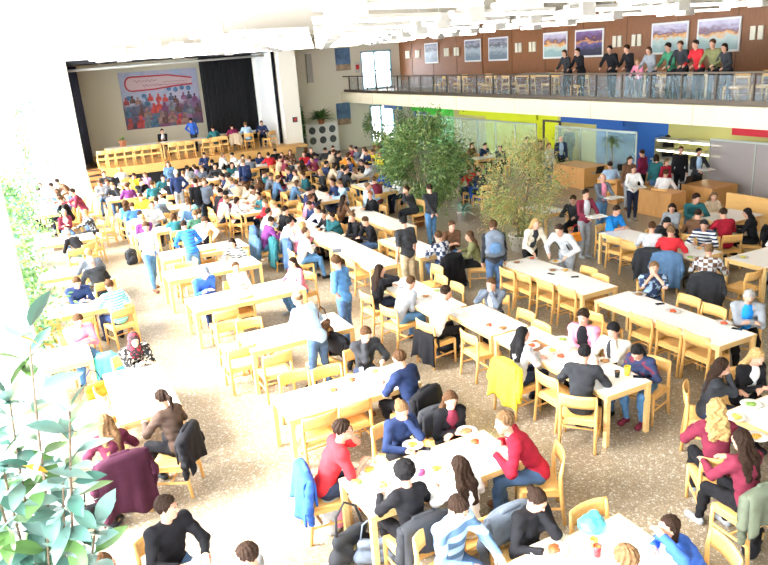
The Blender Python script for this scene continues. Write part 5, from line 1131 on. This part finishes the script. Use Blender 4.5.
# ================================================================== clothes on chairs, bags
def worn(i, **k): return i
byl = {i['label']: i for i in PEOPLE if i['label']}
def find(s): return next(i for l, i in byl.items() if s in l)
def coat_on(s, col, label, **k):
    i = find(s); return coat(i['x'], i['y'], i['face'], col, label, z0=i['z0'], **k)
coat_on('red tee and glasses', 'blue', 'royal blue jacket hanging on the red tee man\'s chair', long=.45)
coat_on('short afro', 'charcoal', 'black coat bunched over the chair of the person with an afro', long=.3)
coat_on('dark blue tee', 'black', 'black coat on the chair of the man in a dark blue tee', long=.6)
coat_on('hooded top', 'slate', 'grey coat behind the woman in the black hooded top', long=.5)
coat_on('black cardigan', 'charcoal', 'dark coat behind the woman in the black cardigan', long=.45)
coat_on('pale grey top, in profile', 'yellow', 'yellow jacket hanging on the long black-haired woman\'s chair', long=.55)
coat_on('very long dark hair', 'moss', 'grey green parka over the chair at the right edge', long=.35, w=.3)
coat_on('burgundy with long', 'plum', 'large plum coat hanging from the chair by the black handbag', long=.7, w=.3)
coat_on('plaid shirt, back', 'black', 'black coat on the plaid shirt man\'s chair', long=.6)
coat_on('olive jacket', 'olive', 'olive coat on the chair of the long brown-haired woman', long=.55)
coat_on('pale grey tee', 'charcoal', 'dark coat spread behind the pale grey tee', long=.6)
coat_on('man in a red tee, back', 'denim', 'long blue coat behind the man in a red tee', long=.65)
coat_on('bushy black hair', 'black', 'black coat on the chair below the bushy black hair', long=.5)
coat_on('plaid shirt and black', 'charcoal', 'dark trousers and coat folded over the plaid shirt chair', long=.5)
coat_on('white shirt leaning on his elbows', 'black', 'black cardigan over the white shirt man\'s chair', long=.45, hz=.6, sleeves=False)
coat_on('person in red, back turned', 'blue', 'blue coat on the chair behind the ficus', long=.6)
coat_on('burgundy on the stage', 'beige', 'beige coat on a stage chair', long=.5)
for k, (col, lab) in {('purple', 'dark'): ('denim', 'denim jacket on the chair of the purple top'), ('white', 'black'): ('teal', 'teal jacket on the chair of the black-haired one in white'), ('pink', 'blond'): ('jeans', 'dark blue jacket on the chair of the fair one in pink'), ('blue', 'brown'): ('grey', 'grey green jacket on the chair of the blue top'), ('light blue', 'dark'): ('jeans', 'navy jacket on the first chair of the long row')}.items():
    for i in PEOPLE:
        if i['label'] is None and (i['top'], i['hair']) == k: coat(i['x'], i['y'], i['face'], col, lab, long=.65); break
x, y = at(187, 436, .74); coat(x+.225*math.cos(R(150)), y+.225*math.sin(R(150)), 150, 'black', 'black jacket draped over the empty aisle chair', long=.4, w=.27)
x, y = at(335, 341, .74); coat(x-.2, y-.05, 195, 'black', 'black coat over the chair behind the satchel', long=.4)
# bags
def pxbag(fn, px, py, z, rz, *a, **k): x, y = at(px, py, z); return fn(x, y, max(z, 0) if z < .3 else z, rz, *a, **k)
x, y = at(336, 528, 0); backpack(x, y, 0, .6, 'light grey', 'open grey and pink striped backpack on the floor by the table leg', 1.05, 'brown', two='pink')
x, y = at(352, 558, 0); handbag(x, y, 0, .3, 'charcoal', 'large black bag on the floor under the grey backpack', 1.5)
x, y = at(376, 562, 0); handbag(x, y, 0, -.4, 'slate', 'dark slate bag beside the large black bag', 1.2)
x, y = at(101, 522, 0); handbag(x, y, 0, .2, 'black', 'shiny black handbag on the floor beneath the plum coat', 1.15)
x, y = at(117, 526, 0); handbag(x, y, 0, .9, 'charcoal', 'small dark bag beside the black handbag', .7)
x, y = at(752, 548, 0); handbag(x, y, 0, .5, 'black', 'black handbag with a tan pocket on the floor at the right edge', 1.3, 'brown')
x, y = at(438, 355, 0); backpack(x, y, 0, 1.5, 'charcoal', 'dark backpack with a red front under the white shirt man\'s table', .8, two='red', tilt=.9)
x, y = at(133, 264, 0); backpack(x, y, 0, .4, 'charcoal', 'dark suitcase shaped bag on the floor behind the standing man in grey', .95)
x, y = at(690, 292, 0); backpack(x, y, 0, .4, 'black', 'black backpack on the floor beside the blue coat', .8)
x, y = at(565, 212, 0); 
def bag_on(s, col, label, size=1, two=None, name='backpack'):
    i = find(s); J = i['J']; v = J['C']-np.array([0, .20, 0])+np.array([0, -.1*math.sin(J['l']), -.25])
    p = on_person(i, v); b = backpack(p[0], p[1], p[2], i['a']+PI*0, col, label, size, two=two, name=name)
    b.rotation_euler = (-J['l'], 0, i['a']); return b
bag_on('large grey blue backpack', 'slate', 'large grey blue backpack worn by the student', 1.15, 'denim')
bag_on('black backpack bending', 'black', 'black backpack on the back of the bending man', .95)
bag_on('navy backpack standing', 'navy', 'navy backpack worn near the stage', .95)
bag_on('white cap', 'slate', 'slate bag behind the man in the white cap', .7)
i = find('brown satchel at his side'); p = on_person(i, (.30, .12, .78)); sb = handbag(p[0], p[1], p[2]-.02, i['a']+.3, 'brown', 'brown leather satchel at the leaning man\'s hip', 1.25)
S_ = i['J']['S'][-1]; q = on_person(i, S_+np.array([.1, 0, .05]))
i = find('holding a white tray'); p = on_person(i, (.30, .05, .55)); handbag(p[0], p[1], p[2]-.1, i['a'], 'orange', 'red orange carrier bag hanging from the arm of the man with a tray', 1.0, 'red')
for s, lab in (('holding a white tray', 'white tray held by the man in maroon'), ('over a pink shirt', 'pale plate tray carried by the older man in denim'), ('white jacket carrying', 'pale tray carried by the woman in a white jacket'), ('pale blue shirt carrying', 'pale tray carried by the man in a dark suit')):
    i = find(s); H1, H2 = i['J']['H1'], i['J']['H-1']; p = on_person(i, (H1+H2)/2+np.array([0, .13, .035]))
    t = tray_me.build('tray', mat('tray_white', (.8, .8, .76), .4)); t.location = p; t.rotation_euler = (0, 0, i['a']); tag(t, lab, 'tray')
    t2 = link('plate', plate_me); t2.location = (p[0], p[1], p[2]+.010); tag(t2, 'plate on the '+lab, 'plate')
# satchel strap and turquoise bag, cups
x, y = at(592, 530, .75)
tb = sdf('plastic_bag', [ell((0, 0, .06), (.13, .11, .07), None, .05), ell((.06, .05, .09), (.07, .06, .06), None, .05), ell((-.07, .02, .08), (.06, .08, .05), None, .04)], mat('turquoise_plastic', (.10, .62, .72), .3, noise=.5, scale=12), .012, loc=(x, y, .752), warp=lambda X, Y, Z: .006*np.sin(X*60+Y*30)*np.cos(Z*50+Y*40))
tag(tb, 'crumpled turquoise plastic bag on the table at the bottom edge', 'bag')
def cup(px, py, col, lab, h=.1, r_=.038):
    x, y = at(px, py, .75); o = empty('cup', (x, y, .751), 0, lab, 'cup')
    MB().lathe([(r_*.75, 0), (r_, h), (r_*.94, h), (r_*.7, .006), (.001, .006)], 18).build('cup_body', mat('cup_'+col, CLOTH[col], .35), o, True)
    MB().lathe([(r_*.9, h*.85), (.001, h*.86)], 16).build('drink', mat('drink', (.5, .2, .05), .1), o); return o
cup(597, 556, 'red', 'red cup beside the turquoise bag', .11)
cup(594, 547, 'yellow', 'yellow cup touching the red cup', .09)
cup(627, 375, 'yellow', 'bright yellow cup at the table corner beside the bowed navy jacket', .13, .045)
cup(617, 377, 'black', 'small black cup next to the bright yellow cup', .09)
cup(168, 402, 'white', 'white cup on the bright white table', .09) if False else None
# meals
M_ = meal
M_(370, 471, 'orange', 'plate near the red tee man\'s hands', tray=None); M_(357, 483, 'green', 'plate of leftovers at the left table corner'); M_(413, 446, 'orange', 'plate before the woman in navy'); M_(437, 470, 'orange', 'plate left of the long dark-haired woman')
M_(421, 474, 'purple', 'dark plate beside the afro', ); M_(467, 432, 'brown', 'plate before the woman in the black cardigan'); M_(475, 443, 'red', 'plate left of the crimson sweater'); M_(381, 486, 'yellow', 'plate in front of the afro')
M_(333, 391, 'brown', 'plate on the two empty chairs table'); M_(352, 381, 'red', 'plate left of the charcoal sweater man', glass=(.2, .1)); M_(374, 372, 'yellow', 'plate in front of the charcoal sweater man')
M_(554, 551, 'red', 'plate in front of the black hooded top', tray='cream'); M_(205, 562, 'red', 'plate at the black sweater table')
M_(489, 326, 'red', 'plate left of the long black hair'); M_(503, 329, 'brown', 'plate beside the long black hair'); M_(532, 347, 'red', 'orange tray plate before the pale grey top', tray='brown'); M_(551, 351, 'yellow', 'plate opposite the pink jacket'); M_(561, 357, 'red', 'plate near the suit man\'s shoulder'); M_(563, 340, 'green', 'plate before the pink jacket'); M_(605, 362, 'brown', 'plate before the suit man')
M_(532, 259, 'red', 'plate in front of the blond woman'); M_(556, 262, 'orange', 'plate under the bending man\'s hand'); M_(553, 271, 'brown', 'plate mid table below the bending man'); M_(517, 263, 'brown', 'plate nearest the backpack student'); M_(566, 271, 'orange', 'plate beside the grey sleeve')
M_(639, 295, 'brown', 'plate before the patterned navy tee'); M_(673, 312, 'red', 'small plate on the bare white table'); M_(724, 324, 'red', 'plate in front of the grey blazer')
M_(735, 418, 'yellow', 'salad bowl plate beside the curly blond hair'); M_(751, 405, 'green', 'salad plate between the two facing women'); M_(757, 438, 'orange', 'plate at the right edge by the very long hair')
M_(426, 297, 'brown', 'plate before the grey shirt man'); M_(437, 291, 'green', 'plate at the table beside the three empty chairs')
M_(248, 204, 'red', 'plate of red food on the table by the red tee'); M_(252, 209, 'red', 'nearer plate of red food on the table by the aisle'); M_(320, 231, 'brown', 'plate on the long row'); M_(690, 258, 'green', 'plate on the red tee table'); M_(700, 249, 'orange', 'plate by the striped top'); M_(742, 258, 'yellow', 'plate at the right edge table'); M_(655, 243, 'brown', 'plate beside the pale grey tee')
phone(424, 449, 'dark phone on the table before the woman in navy', rz=.9); phone(421, 443, 'dark phone beside the plate of the navy woman') if False else None
phone(639, 377, 'black phone at the corner of the yellow cup table', rz=.8); phone(660, 304, 'dark blue phone on the bare white table', rz=1.2); phone(575, 277, 'dark phone on the dishes table', rz=1.1); phone(551, 274, 'small dark phone amid the dishes', rz=.3); phone(737, 329, 'black glasses case near the grey blazer', rz=.4)
nb = MB().bbox(-.15, .15, -.105, .105, 0, .012, .004).build('notebook', mat('notebook_grey', (.12, .13, .15), .5)); x, y = at(337, 251, .75); nb.location = (x, y, .751); nb.rotation_euler = (0, 0, 1.2); tag(nb, 'slim dark notebook on the long row opposite the black shirts', 'notebook')
for k, (px, py, rz) in enumerate(((75, 296, .2), (90, 295, -.2), (66, 300, .5))):
    x, y = at(px, py, .75); o = B(-.105, .105, -.15, .15, 0, .003).build('paper_sheet', mat('paper', (.8, .8, .78), .8)); o.location = (x, y, .7515+.0035*k); o.rotation_euler = (0, 0, rz); tag(o, 'white paper sheet before the writing man, %s' % ['in the middle', 'by his left hand', 'nearest the window'][k], 'paper')
# orange bag and purple scarf on chairs at the left
x, y = at(97, 398, .47); handbag(x, y, .455, .4, 'orange', 'orange bag standing on the chair at the bright white table', 1.05, 'navy')
x, y = at(87, 328, .47)
o = sdf('scarf', [ell((0, 0, .06), (.16, .10, .05), None, .04), ell((.07, .03, .08), (.08, .07, .05), None, .04)], cloth('purple'), .014, loc=(x, y, .452), warp=lambda X, Y, Z: .008*np.sin(X*60)*np.cos(Y*60)); tag(o, 'purple scarf lying on the chair seat left of the turquoise tee', 'scarf')
x, y = at(98, 345, .7)
coat(x+.05, y-.35, 90, 'turquoise', 'turquoise garment hanging behind the pink seated person', long=.3, w=.17, hz=.7)

# ================================================================== desks at the right, laptops
def desk(x0, x1, y0, y1, label, panel=True):
    r = empty('office_desk', ((x0+x1)/2, (y0+y1)/2, 0), 0, label, 'desk'); w, d = (x1-x0)/2, (y1-y0)/2
    B(-w, w, -d, d, .72, .75).build('desk_top', W_DESK, r); B(-w, -w+.03, -d+.01, d-.01, .0, .72).build('side_panel', W_DESK, r); B(w-.03, w, -d+.01, d-.01, 0, .72).build('side_panel', W_DESK, r)
    B(-w+.03, w-.03, -d+.02, -d+.05, .05, .72).build('front_panel', W_DESK, r); MB().box(-w+.03, -w+.45, -d+.05, d-.05, .1, .72).build('drawer_unit', W_DESK, r); B(-w+.1, -w+.35, d-.05, d-.035, .5, .52).build('handle', gt, r)
    return r
desk(16.6, 18.4, 16.7, 17.6, 'wooden office desk with two screens below the dracaena')
desk(16.2, 16.8, 14.2, 15.5, 'wooden office desk block left of the glowing laptop')
desk(17.5, 18.6, 13.9, 15.0, 'wooden office desk carrying the glowing laptop')
desk(17.6, 18.7, 19.3, 21.0, 'wooden office desk beside the yellow doorway')
def laptop(px, py, rz, label, lit, z=.75):
    x, y = at(px, py, z); r = empty('laptop', (x, y, z+.002), rz, label, 'laptop')
    B(-.17, .17, -.12, .12, 0, .018).build('base', mat('laptop_black', (.02, .02, .025), .4), r)
    MB().quad((-.17, .12, .02), (.17, .12, .02), (.17, .17, .24), (-.17, .17, .24)).quad((-.17, .13, .02), (-.17, .18, .24), (.17, .18, .24), (.17, .13, .02)).build('lid', mat('laptop_black', (.02, .02, .025)), r)
    MB().quad((-.15, .118, .035), (.15, .118, .035), (.15, .164, .225), (-.15, .164, .225)).build('screen', mat('screen_'+lit, (.75, .88, 1) if lit == 'white' else (.8, .8, .55), emit=3), r); return r
laptop(684, 183, R(190), 'open laptop with a bright white screen on the middle desk', 'white')
laptop(597, 173, R(180), 'open laptop with a pale screen on the dracaena desk', 'white')
laptop(621, 170, R(150), 'open laptop with a yellowish screen behind the white jacket', 'pale')
# ================================================================== plants
WP = mat('white_pot', (.75, .73, .68), .4); TP = mat('terracotta', (.42, .16, .07), .8)
tree(11.25, 19.8, 1.3, 1.2, .5, 3.0, 13000, LG, 'large dense green ficus tree in the middle of the hall', 'ficus_tree', TP, 5, L=(.09, .17))
tree(11.05, 14.45, .98, .95, .5, 2.75, 10000, LO, 'ficus tree with dry yellow and orange leaves in a white pot', 'ficus_tree', WP, 9, L=(.05, .10))
spiky(11.75, 18.25, 0, 'pale variegated spiky plant at the foot of the green ficus', 'agave_plant', 34, .55, WP, [mat('agave_pale', (.45, .60, .50), .4), LV[2]], 3, w=.045)
spiky(10.4, 18.6, 0, 'leafy green floor plant between the green ficus and the black coat', 'floor_plant', 44, .5, TP, LV[:2], 4, w=.04)
x, y = 18.2, 18.6
spiky(x, y, 0, 'tall potted dracaena with drooping leaves behind the desk', 'dracaena', 70, .55, TP, [LG[2], LG[3]], 6, cane=1.35, w=.03)
spiky(14.9, 37.05, 1.65, 'dark spreading pot plant on top of the white picture board', 'fern', 90, .85, TP, LG[:2], 8, w=.10)
tree(13.72, 37.3, .22, .35, .8, 2.7, 2600, LG[:2], 'dark leafy plant standing left of the white picture board', 'potted_shrub', TP, 12)
tree(17.6, 35.8, .6, .6, .7, 2.3, 2000, LG[:3], 'thin green shrub beside the lower glass door', 'potted_shrub', TP, 13)
tree(19.3, 35.0, .8, .8, .8, 2.4, 1800, LG[:3], 'green shrub right of the lower glass door', 'potted_shrub', TP, 14)
spiky(4.35, 36.3, 1.7, 'small green pot plant on the stage table below the banner', 'pot_plant', 30, .35, TP, LG[2:], 15, w=.03)
spiky(5.9, 37.6, .95, 'dark spiky plant behind the person in a dark suit on the stage', 'stage_plant', 14, .95, TP, LG[:1], 16, w=.05, cane=.1)
# picture board
pb = empty('picture_board', (15.0, 37.3, 0), 0, 'white lattice board with six dark round photographs by the far wall', 'display board')
MB().box(-.95, .95, -.03, .03, .05, 1.68).build('board', mat('board_white', (.78, .77, .74), .6), pb)
for i in range(3):
    for j in range(2): MB().lathe([(.001, 0), (.2, 0), (.2, .012), (.001, .012)], 14).build('round_photo', mat('photo_dark', (.07, .08, .08), .5, noise=.6, scale=8), pb).matrix_local = Matrix.Translation((-.6+i*.6, -.045, 1.32-j*.55)) @ Matrix.Rotation(PI/2, 4, 'X') @ Matrix.Translation((0, 0, -.006))
for s in (-1, 1): B(s*.85-.03, s*.85+.03, -.2, .2, 0, .05).build('foot', mat('board_white', (.78, .77, .74)), pb)
# climbing plants along the window, in planter boxes
def vine(x, y, z1, n, label, seed, spread=.35):
    r = empty('climbing_plant', (x, y, 0), 0, label, 'plant'); B(-.28, .28, -.45, .45, 0, .42).build('planter', PLAST, r); rs = np.random.RandomState(seed)
    pts = [(0, 0, .38)]; 
    while pts[-1][2] < z1: p = pts[-1]; pts.append((rs.uniform(-.1, .18), rs.uniform(-.15, .15), p[2]+.3))
    MB().tube(pts, [.02]*len(pts), 6).build('stem', BARK, r, True); pp = np.array(pts)
    def fn(q):
        t = pp[q.randint(len(pp))]; k = .4+.6*math.sin(t[2]*2.3+seed)**2; return t+q.normal(0, 1, 3)*np.array([spread*k, spread*k*1.2, .2]), q.normal(0, 1, 3)*[1, 1, .5]
    leaf_cloud('foliage', n, fn, LV, r, (.07, .14), .5, seed); return r
vine(.0, 24.0, 4.2, 1400, 'tall sparse climbing plant against the white wall, highest of the window plants', 21, .34)
vine(-.65, 19.0, 2.6, 2600, 'leafy climbing plant beside the bending black shirt', 22, .34)
vine(-.65, 16.4, 2.1, 2400, 'leafy climbing plant beside the writing table', 23, .32)
vine(-.6, 13.6, 1.9, 2000, 'leafy climbing plant nearest the rubber plant', 24, .32)
vine(-.5, 22.0, 2.3, 1800, 'low leafy climbing plant by the far window table', 25, .34)
# rubber plant in front of the pier
rp = empty('rubber_plant', (-.47, 4.35, 0), 0, 'big rubber plant with long blue green leaves filling the lower left corner', 'plant')
pot(rp, .3, .5, TP)
rs = random.Random(5); mb = MB(); idx = []; stems = MB()
RL = [mat('rubber_leaf_%d' % i, c, .28) for i, c in enumerate(((.05, .13, .10), (.10, .22, .18), (.17, .31, .27), (.26, .40, .36), (.12, .24, .07)))]
ends = [((.30, .0, 3.72), .9), ((.12, .1, 3.35), .8), ((.42, -.05, 3.2), .8), ((-.05, .0, 3.5), .8), ((.0, .05, 2.95), .9), ((.3, 0, 2.75), .9), ((-.25, .0, 3.0), .8), ((.15, -.1, 2.45), .8), ((-.15, -.1, 2.5), .8), ((.42, .0, 2.35), .8), ((-.3, 0, 2.2), .8), ((.1, .1, 2.15), .7)]
for (ex, ey, ez), ln in ends:
    b0 = np.array([rs.uniform(-.04, .12), rs.uniform(-.05, .05), .45]); e = np.array([ex, ey, ez]); mid = (b0+e)/2+np.array([-.08, 0, 0])
    pts = [tuple(b0*(1-t)**2+2*mid*t*(1-t)+e*t*t) for t in np.linspace(0, 1, 9)]; stems.tube(pts, [.016-.0011*i for i in range(9)], 6)
    nl = 25
    for k in range(nl):
        t = 1-(k/nl)*ln*.42; p = b0*(1-t)**2+2*mid*t*(1-t)+e*t*t; a = k*2.4+rs.uniform(-.3, .3); el = .9-1.5*k/nl+rs.uniform(-.2, .2)
        big_leaf(mb, idx, p, (math.cos(a)*math.cos(el), math.sin(a)*math.cos(el), math.sin(el)), rs.uniform(.2, .3), rs.uniform(.04, .058), rs.randrange(5), rs)
stems.build('stem', BARK, rp, True); link('foliage', mesh_of('foliage', mb.V, mb.F, RL, idx, True), rp)
for (px, py) in ((47, 459), (38, 330)):
    ly = MB(); li = []; X_, Z_ = onY(px, py, 4.2); big_leaf(ly, li, (X_+.42-.08, -.15, Z_), (.85, -.3, -.25), .14, .026, 0, rs)
    o = link('yellow_leaf', mesh_of('leaf', ly.V, ly.F, mat('leaf_yellow', (.85, .42, .03), .4), smooth=True), rp); o['label'] = 'yellow leaf'

# ================================================================== words for the crowd and their chairs
def tphrase(i):
    best = None
    for k, (cx, cy, ph, rz, L, W, z) in TABLES.items():
        if abs(z-i['z0']) > .3: continue
        c, s = math.cos(rz), math.sin(rz); dx, dy = i['x']-cx, i['y']-cy; u, v = c*dx+s*dy, -s*dx+c*dy
        d = math.hypot(max(abs(u)-L/2, 0), max(abs(v)-W/2, 0))
        if best is None or d < best[0]: best = (d, ph)
    return best[1]
HS = {'long': 'long ', 'wavy': 'wavy ', 'bob': 'chin-length '}
used = set(i['label'] for i in PEOPLE if i['label'])
def nbr(i, k=0):
    o = sorted((j for j in PEOPLE if j is not i), key=lambda j: math.hypot(j['hx']-i['hx'], 1.3*(j['hy']-i['hy'])))[k]
    dx, dy = i['hx']-o['hx'], i['hy']-o['hy']
    w = ('just right of' if dx > 0 else 'just left of') if abs(dx) > abs(dy)*1.2 else ('just below' if dy > 0 else 'just above')
    return '%s the %s top' % (w, o['top'])
for i in PEOPLE:
    if i['label'] is None:
        base = '%s-haired person in %s' % (HS.get(i['hs'], '').strip()+(' ' if i['hs'] in HS else '')+i['hair'] if i['hs'] in HS else i['hair'], i['top'])
        for cand in ['%s, %s' % (base, tphrase(i))]+['%s, %s' % (base, nbr(i, k)) for k in range(4)]+['%s, %s, %s' % (base, nbr(i, 0), nbr(i, 1))]:
            if cand not in used and len(cand.split()) <= 16: break
        i['label'] = cand; i['o']['group'] = 'diners seated in the crowded hall'
        used.add(cand)
    i['o']['label'] = i['label']
    if 'chair' in i:
        s = i['label']; w = ('chair under the '+s).replace('man in a', 'man in').replace('woman with a', 'woman with').split()
        i['chair']['label'] = ' '.join(w[:16]).rstrip(',')
